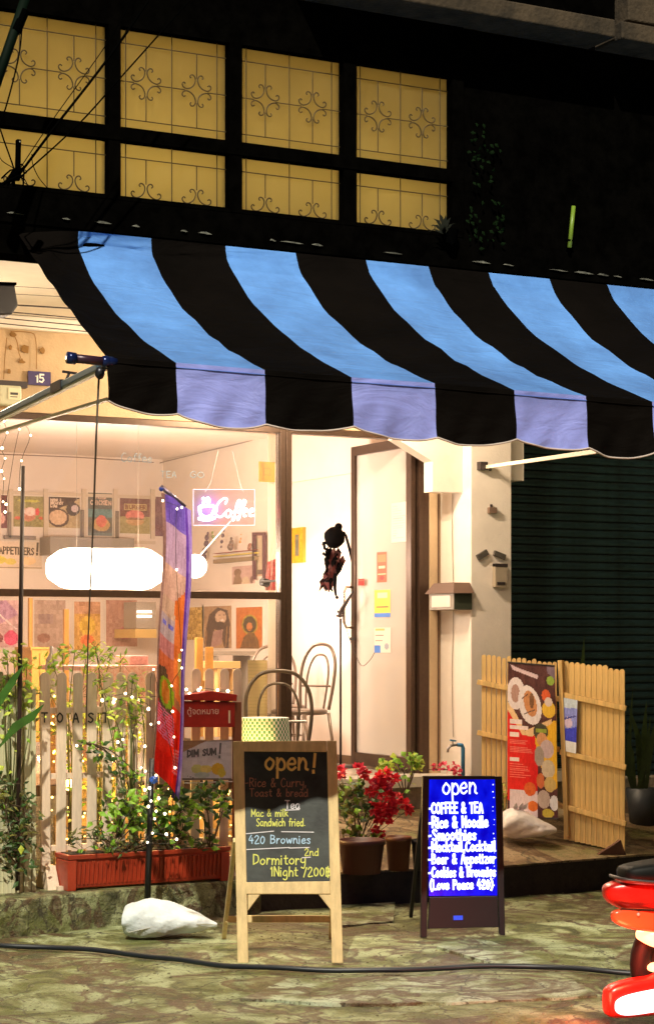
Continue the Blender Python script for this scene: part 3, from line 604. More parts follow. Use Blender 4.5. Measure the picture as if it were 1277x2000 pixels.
# left folding arm
pa = P4(196, 716, -4.42); pb = PX(0, 812, -3.0); pb = pa + (pb - pa) * 1.9
mb = MB(); mb.beam(pa, pb, .034, .03); build('folding_arm', mb, tub, aw, bevel=.005)
mb = MB(); mb.beam(pa + Vector((0, .005, -.021)), pb + Vector((0, 0, -.021)), .02, .012); build('arm_underside', mb, wht, aw)
pm = pa + (pb - pa) * .17
mb = MB(); mb.beam(pm, pm + (pb - pa) * .05, .044, .042); mb.tube([pm, pm + Vector((.02, 0, .05))], .006, 6); mb.beam(pm + Vector((-.01, 0, .055)), pm + Vector((.055, 0, .05)), .014, .01); build('arm_bracket', mb, M('dark_steel', (.03, .02, .02), .5), aw)
pc = PX(212, 779, -2.95); pd_ = PX(0, 843, -2.95); pd_ = pc + (pd_ - pc) * 1.4
mb = MB(); mb.beam(pc, pc + (pd_ - pc), .02, .014); build('brace_rod', mb, wht, aw)
# winder and its rod hanging down
pg_ = P4(195, 728, -4.42)
mb = MB(); mb.sphere(pg_, .022, 10, (1, 1, 1.3)); mb.tube([P4(203, 708), P4(206, 722, -4.42), pg_], .006, 6); build('winder_gear', mb, M('gear_dark', (.04, .04, .05), .35, .6), aw, smooth=True)
mb = MB(); rp = [P4(193, 740, -4.42), P4(188, 850, -4.48), P4(183, 1000, -4.44), P4(178, 1110, -4.4), P4(172, 1250, -4.35), P4(168, 1420, -4.3)]
mb.tube(rp, [.0045, .0045, .004, .0035, .003, .003], 6); build('winder_rod', mb, M('rod_dark', (.045, .03, .02), .5), aw)
# right arm on the pillar
ra = PY(950, 912, -.47); rb = PY(1168, 881, -4.0)
mb = MB(); mb.beam(ra, rb, .022, .022); build('support_arm', mb, wht, aw)
mb = MB(); a = PY(941, 908, -.47); mb.box(a.x - .03, -.5, a.z - .035, a.x + .03, -.452, a.z + .02); mb.sphere(PY(957, 917, -.47), .012, 8); build('arm_bracket', mb, M('dark_steel', (.03, .02, .02), .5), aw)
# torn sheet edging along the beam over the awning
mb = MB(); x = -3.1
while x < 1.9:
    L = random.uniform(.03, .14)
    if R() < .7: mb.add([(x, -3.396, 3.584), (x + L * .3, -3.40, 3.580 + R() * .004), (x + L * .7, -3.40, 3.58), (x + L, -3.396, 3.583), (x + L * .6, -3.394, 3.588 + R() * .006), (x + L * .25, -3.394, 3.587 + R() * .006)], [(0, 1, 2, 3, 4, 5)])
    x += L + random.uniform(.0, .12)
build('peeling_edge', mb, M('peeling_paint', (.10, .10, .085), .9, noise=.8, nscale=20), house)['kind'] = 'stuff'
# ================================================================ CABLES, upper left
cbm = M('cable_black', (.0012, .0012, .0012), .9, spec=0)
Yc = -3.75; K = lambda u, v: FY(Yc).at(*FY(Yc).px(u, v))
def cable(label, pts, r, name='overhead_cable', mat=cbm, grp=None, n=6):
    mb = MB(); mb.tube(smooth_path([tuple(p) for p in pts], 5), r, n); return tag(build(name, mb, mat, smooth=True), label, 'cable', grp)
cable('thin black cable rising steepest to the first mullion, upper left', [K(28, 345), K(100, 237), K(215, 75), K(260, -10)], .0022)
cable('thick black cable between two thinner ones crossing the upper left window', [K(30, 350), K(105, 250), K(215, 108), K(290, 0)], .006)
cable('black cable reaching furthest right across the second upper window', [K(32, 352), K(150, 245), K(236, 150), K(320, 56), K(370, 0)], .0042)
cable('black cable hanging almost straight down beside the dark green pole', [K(46, 0), K(38, 100), K(14, 200), K(0, 240), K(4, 262), K(26, 325), K(30, 350)], .0035)
cable('thin drooping black cable curving right from the cable knot to the beam', [K(62, 300), K(64, 320), K(75, 345), K(92, 366)], .002)
cable('thin black cable crossing low at the left edge of the upper window', [K(-5, 290), K(3, 312), K(30, 330), K(45, 345), K(55, 362)], .002)
t = thing('cable_pole', 'dark green pole slanting across the top left corner', 'pole', K(0, 150))
mb = MB(); mb.tube([K(-34, 240), K(62, -40)], .022, 12); build('pole_shaft', mb, M('pole_green', (.001, .006, .003), .7, spec=.1), t, smooth=True)
mb = MB(); q = K(38, 40); mb.tube([q + Vector((-.02, 0, -.05)), q + Vector((.02, 0, .05))], .026, 12); build('pole_sleeve', mb, cbm, t)
t = thing('cable_bracket', 'short black upright bracket knotted with cables over the awning corner', 'bracket', K(35, 350))
mb = MB(); mb.beam(K(34, 352), K(36, 272), .026, .02); build('bracket_post', mb, cbm, t, bevel=.003)
mb = MB(); mb.sphere(K(37, 277) + Vector((0, -.012, 0)), .004, 8); build('bolt', mb, M('bolt_pale', (.4, .4, .38), .4), t)
mb = MB()
for i in range(9):
    a = Vector((random.uniform(-.06, .06), -.01, random.uniform(-.03, .03))); c0 = K(25, 350); mb.tube(smooth_path([tuple(c0 + a), tuple(c0 + Vector((R() * .08 - .02, -.03, R() * .08))), tuple(c0 + Vector((R() * .1 - .07, 0, -.03)))], 4), .004, 5)
build('cable_knot', mb, cbm, t)
for i, (v0, v1, r) in enumerate(((557, 566, .0015), (573, 580, .0015), (594, 602, .0045), (606, 621, .0032), (619, 635, .0032), (630, 646, .003))):
    k_ = lambda u, v: FY(-1.6).at(*FY(-1.6).px(u, v))
    cable(['thin faint wire, topmost under the soffit at left', 'thin faint wire, second from the top under the soffit', 'thickest dark cable running level under the soffit at left', 'dark cable just below the thickest one under the soffit', 'fifth cable from the top under the left soffit', 'lowest of the cables above the house number wall'][i], [k_(-30, v0 - 2), k_(60, (v0 + v1) / 2 - 1), k_(190, v1 + 3)], r, mat=M('cable_brown', (.03, .015, .01), .6))
sp = thing('wall_speaker', 'black speaker box hanging at the left edge under the soffit', 'speaker', FY(-1.7).at(*FY(-1.7).px(5, 590)))
fs_ = FY(-1.7); mb = MB(); mb.poly(fs_, [fs_.px(*p) for p in ((-30, 620), (14, 618), (27, 600), (20, 560), (-30, 558))], .15, .08); build('speaker_body', mb, M('speaker_black', (.006, .004, .006), .5), sp, bevel=.01)
mb = MB(); mb.poly(fs_, [fs_.px(*p) for p in ((-30, 560), (22, 561), (22, 556), (-30, 554))], .17, .09); build('speaker_lid', mb, cbm, sp)
# plant and strip lamp standing on the upper beam at right
t = thing('balcony_fern', 'dark fern leaves silhouetted against the last upper window', 'plant', (-.72, -3.42, 3.72))
mb = MB()
for i, (du, dv) in enumerate(((-28, -10), (-22, -24), (-10, -34), (2, -30), (12, -26), (22, -14), (-34, 4))):
    a = FY(-3.45).at(*FY(-3.45).px(868, 456)); b = FY(-3.45).at(*FY(-3.45).px(868 + du, 450 + dv)); m_ = a.lerp(b, .6) + Vector((0, 0, .02)); mb.blade([a, m_, b], [.012, .02, .001], (1, 0, .3))
build('fronds', mb, M('dark_leaf', (.006, .008, .003), .6), t)
mb = MB(); mb.lathe((-.72, -3.42, 3.66), [(.03, 0), (.045, .07), (.04, .07)], 12); build('pot', mb, cbm, t)
t = thing('green_tube_lamp', 'short upright yellow green tube lamp on the dark upper wall', 'lamp', FY(-3.4).at(*FY(-3.4).px(1116, 470)))
fg = FY(-3.42); a = fg.at(*fg.px(1112, 482)); b = fg.at(*fg.px(1120, 402)); mb = MB(); mb.tube([a, b], .011, 10)
build('tube', mb, M('dim_green_tube', (.12, .2, .02), .4, emit=.12, ecol=(.45, .6, .06)), t, smooth=True); mb = MB(); mb.beam(fg.at(*fg.px(1104, 468)), fg.at(*fg.px(1118, 470)), .02, .01); mb.tube([a + Vector((0, .02, 0)), b + Vector((0, .02, .01))], .008, 6); build('clip', mb, cbm, t)
mvd = M('ivy_dark', (.004, .012, .003), .8, spec=.05); t = thing('wall_creeper', 'dim green creeper patches beside the upper windows', 'plant', (-.45, -3.4, 3.8)); mb = MB()
for i in range(70):
    u, v = random.choice([(930, 300, 20, 60), (972, 430, 10, 30), (925, 440, 10, 26), (960, 300, 18, 70)])[:2]; p = FY(-3.4).at(*FY(-3.4).px(u + random.gauss(0, 9), v + random.gauss(0, 32))); mb.leaf(p, (R() - .5, -.4, R() - .7), (0, -1, 0), .03, .02)
build('foliage', mb, mvd, t)
# ================================================================ FENCES
pk_pale = M('picket_pale', (.66, .52, .40), .7, noise=.14, nscale=6, bump=.2, stretch=(6, 6, .7)); pk_warm = M('picket_pine', (.68, .45, .17), .6, noise=.22, nscale=5, bump=.25, stretch=(7, 7, .6))
def picket(mb, w, z0, z1, d=.012, rounded=True, x=0, y=0, z=0):
    pts = [(-w / 2, z0), (w / 2, z0), (w / 2, z1 - w / 2)] + ([(w / 2 * math.cos(t), z1 - w / 2 + w / 2 * math.sin(t)) for t in np.linspace(.35, math.pi - .35, 6)] if rounded else []) + [(-w / 2, z1 - w / 2)]
    fr = Fr((x, y, z), (1, 0, 0), (0, 0, 1)); mb.poly(fr, pts, d, d)
YF = -1.52
lf = thing('picket_fence', 'pale round topped picket fence with TOAST lettered across it, by the planter', 'fence', (-1.8, YF, .2))
us = [88, 118, 148, 178, 206, 234, 260, 290, 319, 348, 379, 405, 435, 462]
proto = None; zt_ = {}
for i, u in enumerate(us):
    p = PY(u, 1315, YF); v_top = 1313 if i < 8 else 1306
    z1 = PY(u, v_top, YF).z; mb = MB(); picket(mb, .058, .27, 1.40, x=0, y=YF)
    if proto is None:
        proto = build('picket', mb, pk_pale, lf, at=(0, YF, .2), bevel=.002); base = proto.location.copy(); o = proto
    else: o = proto.copy(); COL.objects.link(o); ROOT[o] = Vector((p.x, YF, .2))
    o.location = base + Vector((p.x, random.uniform(-.003, .003), z1 - 1.40)); o.rotation_euler = (0, random.uniform(-.012, .012), 0)
xl, xr = PY(80, 1300, YF).x, PY(470, 1300, YF).x
for v in (1386, 1512, 1650):
    z = PY(250, v, YF).z; mb = MB(); mb.box(xl, YF + .002, z - .016, xr, YF + .022, z + .016); build('rail', mb, pk_pale, lf)
f6 = Fr((0, YF - .0125, 0), (1, 0, 0), (0, 0, 1))
for ch, u in zip('TOAST', (86, 116, 147, 176, 205)):
    a, b = f6.px(u - 6, 1411); c_, d_ = f6.px(u + 6, 1393); mb = MB(); letter(mb, f6, ch, a, b, c_, d_ - b, .009, .003, .2); build('painted_letter', mb, M('chalk_black', (.03, .025, .02), .8), lf)
for u in (95, 440):
    p = PY(u, 1700, YF); mb = MB(); mb.hexa([(p.x - .035, YF - .09, .2), (p.x + .035, YF - .09, .2), (p.x + .035, YF + .14, .2), (p.x - .035, YF + .14, .2)], [(p.x - .03, YF - .03, .33), (p.x + .03, YF - .03, .33), (p.x + .03, YF + .05, .33), (p.x - .03, YF + .05, .33)]); mb.box(p.x + .01, YF - .13, .2, p.x + .10, YF - .09, .222)
    build('foot', mb, pk_pale, lf)
# reed screen at far left
rs = thing('reed_screen', 'pale close set slat screen at the far left edge', 'fence', (-2.3, -1.6, .2))
ms = M('reed_pale', (.52, .50, .32), .7, noise=.2, nscale=5, stretch=(5, 5, .6)); mb = MB(); picket(mb, .022, .2, 1.44, .014, x=PY(-6, 1300, -1.62).x, y=-1.62); s0 = build('slat', mb, ms, rs, at=(PY(-6, 1300, -1.62).x, -1.62, .2))
for i in range(1, 10): inst(s0, (i * .0232, random.uniform(-.006, .006), -.012 * i + random.uniform(-.006, .006)))
mb = MB(); xx = PY(-6, 1300, -1.62).x; mb.box(xx - .03, -1.60, .9, xx + .23, -1.585, .93); build('rail', mb, ms, rs)
# right fence, two leaves
def leaf_fence(parent, T0, T1, B0, B1, n, wd, rails, name='picket'):
    """pickets from (T0,B0) to (T1,B1): top and bottom world points"""
    T0, T1, B0, B1 = map(Vector, (T0, T1, B0, B1)); U = (T1 - T0); U.z = 0; U.normalize(); N = Vector((0, 0, 1)).cross(U)
    for i in range(n):
        s = i / (n - 1); t = T0.lerp(T1, s); b = B0.lerp(B1, s); zt = t.z + random.uniform(-.008, .008); w = wd * random.uniform(.93, 1.05)
        fr = Fr((t.x, t.y, 0), U, (0, 0, 1)); mb = MB(); pts = [(-w / 2, b.z), (w / 2, b.z), (w / 2, zt - w / 2)] + [(w / 2 * math.cos(a), zt - w / 2 + w / 2 * math.sin(a)) for a in (.4, 1.0, 1.57, 2.14, 2.74)] + [(-w / 2, zt - w / 2)]
        mb.poly(fr, pts, .012, .006); build(name, mb, pk_warm, parent, at=(t.x, t.y, b.z))
    for (p, q) in rails:
        mb = MB(); n0 = (U.cross(Vector((0, 0, 1)))) * .02; mb.beam(Vector(p) + n0 + U * -.03, Vector(q) + n0 + U * .03, .02, .034); build('rail', mb, pk_warm, parent, bevel=.002)
P1b, P2b = PT(1092, 1634, 13.2), PT(1216, 1662, 13.0)
def on(P, Q, u, v): # point on vertical plane through P,Q seen at u,v
    d = Vector(Q) - Vector(P); fr = Fr(P, (d.x, d.y, 0), (0, 0, 1)); return fr.at(*fr.px(u, v))
rf = thing('slat_fence', 'right leaf of the warm pine picket fence, with triangular foot', 'fence', P2b, 'leaves of the pine picket fence')
leaf_fence(rf, on(P1b, P2b, 1106, 1292), on(P1b, P2b, 1215, 1306), on(P1b, P2b, 1100, 1640), on(P1b, P2b, 1215, 1664), 11, .0365, [(on(P1b, P2b, 1104, 1356), on(P1b, P2b, 1216, 1384)), (on(P1b, P2b, 1104, 1469), on(P1b, P2b, 1216, 1499)), (on(P1b, P2b, 1098, 1572), on(P1b, P2b, 1216, 1609))])
mb = MB(); a = on(P1b, P2b, 1206, 1650); fq = Fr(a + Vector((0, -.03, 0)), (1, -.1, 0), (0, 0, 1)); mb.poly(fq, [fq.px(*p) for p in ((1162, 1669), (1216, 1669), (1206, 1640), (1198, 1646))], .03, .04); build('corner_foot', mb, M('foot_brown', (.12, .05, .03), .7), rf)
L1, L2 = PT(945, 1600, 13.45), PT(1085, 1612, 13.3)
lf2 = thing('slat_fence', 'left leaf of the warm pine picket fence, behind the food poster', 'fence', L1, 'leaves of the pine picket fence')
leaf_fence(lf2, on(L1, L2, 945, 1279), on(L1, L2, 1083, 1293), on(L1, L2, 945, 1576), on(L1, L2, 1083, 1600), 15, .0285, [(on(L1, L2, 942, 1332), on(L1, L2, 1085, 1366)), (on(L1, L2, 942, 1431), on(L1, L2, 1085, 1464)), (on(L1, L2, 942, 1538), on(L1, L2, 1085, 1570))])
mb = MB(); a = on(P1b, P2b, 1090, 1290) + Vector((-.0, -.03, 0)); b = on(P1b, P2b, 1103, 1632) + Vector((0, -.03, 0)); mb.beam(b, a, .045, .03); build('gate_post', mb, pk_warm, rf, bevel=.002)
# ================================================================ BOARDS
wood = M('easel_wood', (.62, .48, .24), .6, noise=.16, nscale=4, bump=.2, stretch=(8, 8, .8))
fl, frr = PZ(473, 1880, 0), PZ(659, 1880, 0); tl = PT(465, 1448, 10.12)
cb = thing('chalkboard_easel', 'wooden a-frame chalkboard headed open with rice and curry menu, on the road', 'sandwich board', (fl + frr) / 2)
fb = Fr(fl, frr - fl, tl - fl); q = lambda u, v: fb.px(u, v)
def member(name, pts, d, n0, mat=wood, par=cb, fr=fb, bevel=.003):
    mb = MB(); mb.poly(fr, [fr.px(*p) for p in pts], d, n0); return build(name, mb, mat, par, bevel=bevel)
member('stile', [(464, 1882), (485, 1882), (476, 1448), (455, 1448)], .022, 0)
member('stile', [(648, 1882), (670, 1882), (657, 1447), (638, 1447)], .022, 0)
member('top_rail', [(476.5, 1468), (637.5, 1469), (637.5, 1447), (476.5, 1448)], .02, 0.001)
member('bottom_rail', [(480, 1747), (645, 1747), (645, 1722), (479, 1724)], .02, .001)
member('corner_brace', [(484, 1780), (484, 1748), (508, 1748)], .016, .0)
member('corner_brace', [(646, 1778), (622, 1748), (646, 1748)], .016, .0)
brd = member('blackboard', [(478, 1726), (646, 1724), (639, 1467), (475, 1466)], .008, -.006, M('chalkboard_black', (.006, .008, .009), .5, nscale=4.5, bump=.05, col2=(.035, .045, .042)), bevel=0)
mb = MB(); c1 = M('chalk_gold', (.78, .55, .16), .8); 
def chalk(fr, par, items, n0=-.004):
    for txt, u0, v, u1, h, w, mat, nm in items:
        mb = MB(); a, y = fr.px(u0, v); b, _ = fr.px(u1, v); letter(mb, fr, txt, a, y, b, h * .00257, w * .00257, n0); build(nm, mb, mat, par)
cg = M('chalk_yellow', (.62, .66, .14), .8); cw = M('chalk_white', (.66, .66, .72), .8); cr = M('chalk_rust', (.36, .17, .11), .8); cbl = M('chalk_blue', (.38, .58, .78), .8); cv_ = M('chalk_violet', (.4, .35, .8), .8)
chalk(fb, brd, [('open', 516, 1503, 600, 38, 5, c1, 'chalk_heading'), ('!', 604, 1510, 622, 36, 5.5, c1, 'chalk_heading'), ('-Rice & Curry,', 479, 1537, 598, 17, 1.8, cr, 'chalk_line'), ('Toast & bread', 487, 1556, 601, 15, 1.7, cr, 'chalk_line'),
                ('Tea', 556, 1580, 585, 16, 2, cw, 'chalk_line'), ('Mac & milk', 490, 1595, 562, 14, 1.7, cg, 'chalk_line'), ('Sandwich fried.', 500, 1614, 596, 15, 1.8, cg, 'chalk_line'), ('420 Brownies', 485, 1648, 606, 16, 2.0, cbl, 'chalk_line'),
                ('Dormitory', 493, 1689, 596, 19, 2.3, cg, 'chalk_line'), ('2nd', 594, 1672, 622, 14, 1.8, cg, 'chalk_line'), ('1Night /200$', 527, 1712, 645, 18, 2.3, cg, 'chalk_line')], -.0035)
mb = MB()
for (p_, q_) in (((481, 1629), (534, 1624)), ((550, 1625), (612, 1626)), ((482, 1660), (565, 1656)), ((565, 1657), (604, 1656)), ((557, 1583), (584, 1582)), ((590, 1676), (606, 1675))): ribbon(mb, fb, [fb.px(*p_), fb.px(*q_)], .0045, -.0025)
build('chalk_rule', mb, cw, brd)
mb = MB(); bl, br_ = PZ(437, 1832, 0), PZ(646, 1832, 0)
for p_, t_ in ((bl, fb.at(*fb.px(459, 1640))), (br_, fb.at(*fb.px(655, 1640)))):
    mb = MB(); mb.beam(p_, t_ + fb.N * -.03, .022, .028); build('rear_leg', mb, wood, cb, bevel=.002)
mb = MB(); z = .14; mb.beam(bl.lerp(fb.at(*fb.px(459, 1640)), .2), br_.lerp(fb.at(*fb.px(655, 1640)), .2), .02, .035); build('rear_rail', mb, wood, cb)
mb = MB(); mb.tube([fb.at(*fb.px(480, 1790)) + fb.N * -.012, bl.lerp(br_, .02) + Vector((0, 0, .12))], .002, 5); build('stay_chain', mb, dk, cb)
# blue writing board
gl_, gr_ = PZ(830, 1829, 0), PZ(980, 1826, 0); tl = PT(826, 1517, 10.85)
bb = thing('blue_light_board', 'glowing blue menu board with white lettering in black frame, on the road', 'sandwich board', (gl_ + gr_) / 2)
fc = Fr(gl_, gr_ - gl_, tl - gl_); bk = M('frame_black', (.008, .007, .010), .4)
member('stile', [(821, 1832), (833, 1832), (838, 1516), (825, 1516)], .03, .006, bk, bb, fc)
member('stile', [(975, 1828), (986, 1828), (980, 1517), (966, 1517)], .03, .006, bk, bb, fc)
member('top_rail', [(838, 1523), (966, 1523), (966, 1516), (838, 1516)], .028, .005, bk, bb, fc)
member('lower_panel', [(835, 1815), (974, 1812), (971, 1751), (839, 1753)], .02, .004, bk, bb, fc)
blm = M('led_blue', (.0, .0, .25), .2, emit=.72, ecol=(0, .0, 1))
n = blm.node_tree; t_ = n.nodes.new('ShaderNodeTexNoise'); t_.inputs['Scale'].default_value = 5; t_.inputs['Detail'].default_value = 5; rp_ = n.nodes.new('ShaderNodeValToRGB'); rp_.color_ramp.elements[0].position = .35; rp_.color_ramp.elements[0].color = (0, 0, .55, 1); rp_.color_ramp.elements[1].position = .65; rp_.color_ramp.elements[1].color = (.004, .012, 1, 1)
n.links.new(t_.outputs[0], rp_.inputs[0]); n.links.new(rp_.outputs[0], n.nodes['Principled BSDF'].inputs['Emission Color']); glow = M('led_white', (.9, .95, 1), .5, emit=1.15, ecol=(.85, .95, 1))
bp_ = member('glowing_panel', [(838, 1751), (971, 1750), (967, 1523), (838, 1523)], .016, .0, blm, bb, fc, bevel=0)
sc = (fc.px(971, 1700)[0] - fc.px(838, 1700)[0]) / 133 / .00257
chalk(fc, bp_, [('open', 863, 1551, 930, 34 * sc, 3.4 * sc, glow, 'glow_heading'), ('-COFFEE & TEA', 836, 1589, 942, 19 * sc, 4.0 * sc, glow, 'glow_line'), ('-Rice & Noodle', 836, 1617, 952, 20 * sc, 4.2 * sc, glow, 'glow_line'), ('-Smoothies', 836, 1642, 929, 20 * sc, 4.0 * sc, glow, 'glow_line'),
                ('-Mocktail,Cocktail', 836, 1664, 967, 18 * sc, 4.0 * sc, glow, 'glow_line'), ('-Beer & Appetizer', 836, 1688, 967, 18 * sc, 3.6 * sc, glow, 'glow_line'), ('-Cookies & Brownies', 837, 1714, 967, 18 * sc, 3.8 * sc, glow, 'glow_line'), ('(Love Peace 420)', 839, 1738, 962, 17 * sc, 3.6 * sc, glow, 'glow_line')], .003)
mb = MB()
for i in range(16): x, y = fc.px(963 + random.uniform(-1, 2), 1535 + i * 13 + random.uniform(-3, 3)); mb.sphere(fc.at(x, y, .003), random.choice([.003, .004, .0022]), 6)
build('glow_dots', mb, glow, bp_)
mb = MB(); a = fc.px(885, 1798); b = fc.px(903, 1789); mb.rect(fc, a[0], a[1], b[0], b[1], .004, .008); build('control_light', mb, M('control_blue', (0, .02, .3), .3, emit=.5, ecol=(.02, .12, 1)), bb)
rr = PZ(802, 1790, 0); mb = MB(); mb.beam(fc.at(*fc.px(829, 1550)) + fc.N * -.02, rr, .02, .025); build('rear_leg', mb, bk, bb)
mb = MB(); mb.beam(fc.at(*fc.px(976, 1550)) + fc.N * -.02, PZ(955, 1787, 0), .02, .025); build('rear_leg', mb, bk, bb)
lamp('board_glow', 'AREA', fc.at(*fc.px(905, 1640), .03), 1.4, (.05, .08, 1), bb, shape='RECTANGLE', size=.1) if False else None
# tall food poster leaning on the pine fence
po = thing('food_poster', 'tall red and brown food poster on the pine fence above the white bag', 'poster', PT(1035, 1620, 13.1))
Oq = PT(1040, 1600, 13.15); Uq = (L2 - L1); fp = Fr(Oq, (Uq.x, Uq.y, 0), (0, .06, 1))
cor = [fp.at(*fp.px(u, v)) for u, v in ((992, 1294), (1083, 1301), (990, 1592), (1090, 1600))]
c = Cv(64, 200, (78, 36, 34))
c.noise(22, 14)
c.poly([(0, .285), (.10, .31), (.32, .45), (.55, .46), (.62, .6), (.6, .78), (.55, .95), (0, .9)], (222, 18, 12))
c.poly([(.55, .46), (.95, .36), (1, .36), (1, .8), (.9, .82), (.6, .62)], (240, 185, 40)); c.poly([(0, .26), (.08, .28), (.36, .44), (.9, .35), (.92, .375), (.5, .475), (.3, .47), (0, .31)], (240, 200, 150))
c.ell(.17, .20, .19, .105, (236, 222, 226)); c.ell(.16, .2, .09, .06, (180, 140, 130)); c.ell(.46, .27, .23, .13, (238, 226, 230), -12); c.ell(.47, .26, .13, .085, (206, 140, 90), -12); c.ell(.5, .24, .05, .05, (120, 80, 50)); c.line(.3, .23, .42, .2, .02, (90, 60, 50)); c.line(.35, .33, .55, .3, .02, (90, 60, 50))
c.ell(.8, .2, .09, .04, (214, 90, 40)); c.ell(.9, .10, .08, .03, (140, 170, 60)); c.poly([(.82, .0), (1, 0), (1, .09), (.84, .05)], (120, 100, 120)); c.ell(.85, .29, .14, .055, (236, 190, 60)); c.ell(.85, .24, .08, .03, (225, 205, 200))
c.ell(.68, .44, .15, .055, (70, 66, 50)); c.rect(.58, .42, .79, .445, (150, 165, 60)); c.ell(.7, .49, .11, .045, (222, 160, 110)); c.ell(.8, .55, .14, .06, (205, 180, 185)); c.ell(.64, .6, .1, .065, (170, 155, 145)); c.ell(.82, .68, .14, .06, (214, 196, 170)); c.ell(.66, .76, .08, .05, (205, 110, 60)); c.ell(.85, .78, .12, .05, (210, 180, 110))
c.rect(.05, .83, .6, 1, (225, 205, 215)); c.ell(.45, .82, .12, .045, (216, 96, 34)); c.ell(.72, .88, .13, .06, (190, 170, 160)); c.ell(.93, .9, .09, .05, (225, 225, 235)); c.ell(.5, .93, .1, .035, (220, 110, 30)); c.ell(.8, .97, .12, .03, (200, 180, 60))
c.rect(.05, .37, .3, .4, (245, 225, 225)); c.rect(.05, .41, .42, .435, (245, 225, 225)); c.rect(.05, .455, .24, .485, (245, 225, 225)); c.rect(.05, .62, .24, .645, (245, 225, 225))
for i in range(9): c.rect(.05, .505 + i * .011, .3 + .25 * R(), .509 + i * .011, (235, 120, 110))
for i in range(7): c.rect(.05, .66 + i * .014, .3 + .2 * R(), .665 + i * .014, (235, 120, 110))
c.poly([(.05, .01), (.2, .03), (.65, .07), (.62, .095), (.1, .045)], (215, 190, 200)); c.noise(16, 40)
c.obj('poster_sheet', cor, po, warp=lambda x, y: (np.sin(y * 5) * .008 * (x - .5) + .01 * np.sin(x * 3.14) * y) * np.array([-.3, -1, 0]))
mb = MB(); mb.tube([cor[0], cor[1]], .006, 6); mb.tube([cor[2], cor[3]], .006, 6); build('poster_batten', mb, dk, po)
# small blue white notice on the right leaf
no = thing('blue_notice', 'small blue and white notice sheet on the right pine leaf', 'poster', on(P1b, P2b, 1112, 1420))
nn = Vector((P2b - P1b).cross(Vector((0, 0, 1)))).normalized() * .034
cor = [on(P1b, P2b, u, v) + nn for u, v in ((1101, 1362), (1131, 1368), (1102, 1466), (1128, 1472))]
c = Cv(16, 44, (205, 220, 240)).poly([(0, .2), (1, .15), (1, .8), (0, .8)], (140, 150, 235)).poly([(0, .6), (1, .5), (1, .8), (0, .8)], (50, 60, 210)).ell(.4, .45, .3, .1, (220, 200, 235)).rect(0, .8, 1, 1, (235, 238, 245)).line(.1, .4, .9, .3, .08, (60, 60, 170)).noise(20, 10); c.obj('notice_sheet', cor, no)
# white rubbish bag
def bag(name, label, cat, px, t, dep, mat, mat2, seed, part, cw_=26, loc_z=None, twist=0):
    """a soft bag whose outline runs through px (top profile) on the frontal plane at depth t"""
    us_ = [p[0] for p in px]; th = thing(name, label, cat, PT(sum(us_) / len(us_), px[0][2], t)); rnd = random.Random(seed)
    mb = MB(); n = 30; vs = []; rr_ = Vector((ca, -sa, 0)); ww = Vector((sa, ca, 0))
    prof = smooth_path(px, 5)
    for (u, vt, vb) in prof:
        a = PT(u, vt, t); b = PT(u, vb, t); c0 = (a + b) / 2; hz = (a - b).length / 2
        for j in range(n):
            p = 2 * math.pi * j / n; q = 1 + .06 * math.sin(3 * p + u * .05) + .035 * math.sin(8 * p + u * .17 + seed) + rnd.uniform(-.012, .012)
            zz = math.sin(p) * hz * q; zz = max(zz, -hz * .97) if True else zz
            vs.append(c0 + ww * (math.cos(p) * dep * min(1, hz / .05) * q) + Vector((0, 0, zz)))
    k = len(prof); mb.add(vs, [(i * n + j, (i + 1) * n + j, (i + 1) * n + (j + 1) % n, i * n + (j + 1) % n) for i in range(k - 1) for j in range(n)] + [tuple(range(n)), tuple(reversed(range((k - 1) * n, k * n)))])
    build(part, mb, mat, th, smooth=True); return th
wbag = M('bag_plastic', (.82, .76, .75), .35, noise=.08, nscale=14, bump=.6, bscale=16); sack = M('sack_cloth', (.60, .66, .70), .6, noise=.12, nscale=6, bump=.8, bscale=14)
b1 = bag('rubbish_bag', 'white knotted plastic bag slumped at the foot of the food poster', 'bag', [(979, 1600, 1628), (984, 1586, 1634), (1000, 1578, 1638), (1016, 1580, 1638), (1036, 1590, 1636), (1060, 1605, 1633), (1076, 1612, 1630), (1086, 1618, 1626)], 13.0, .13, wbag, None, 3, 'bag_body')
mb = MB()
for i in range(5): a = PT(1005 + i * 4, 1584, 12.95); mb.leaf(a, (R() - .5, -.2, 1), (0, 1, 0), .06, .035)
build('bag_knot', mb, wbag, b1)
b2 = bag('sand_bag', 'pale blue white sandbag lying by the kerb left of the easel', 'bag', [(242, 1778, 1815), (246, 1768, 1826), (262, 1762, 1831), (290, 1757, 1832), (320, 1761, 1831), (352, 1770, 1826), (385, 1783, 1820), (410, 1797, 1813), (424, 1804, 1811)], 10.75, .12, sack, None, 9, 'sack_body')
mb = MB(); mb.tube(smooth_path([tuple(PT(u, v, 10.64)) for u, v in ((252, 1822), (300, 1812), (350, 1808), (400, 1806), (424, 1808))], 5), .004, 5); build('seam', mb, M('seam_grey', (.4, .4, .36), .8), b2)
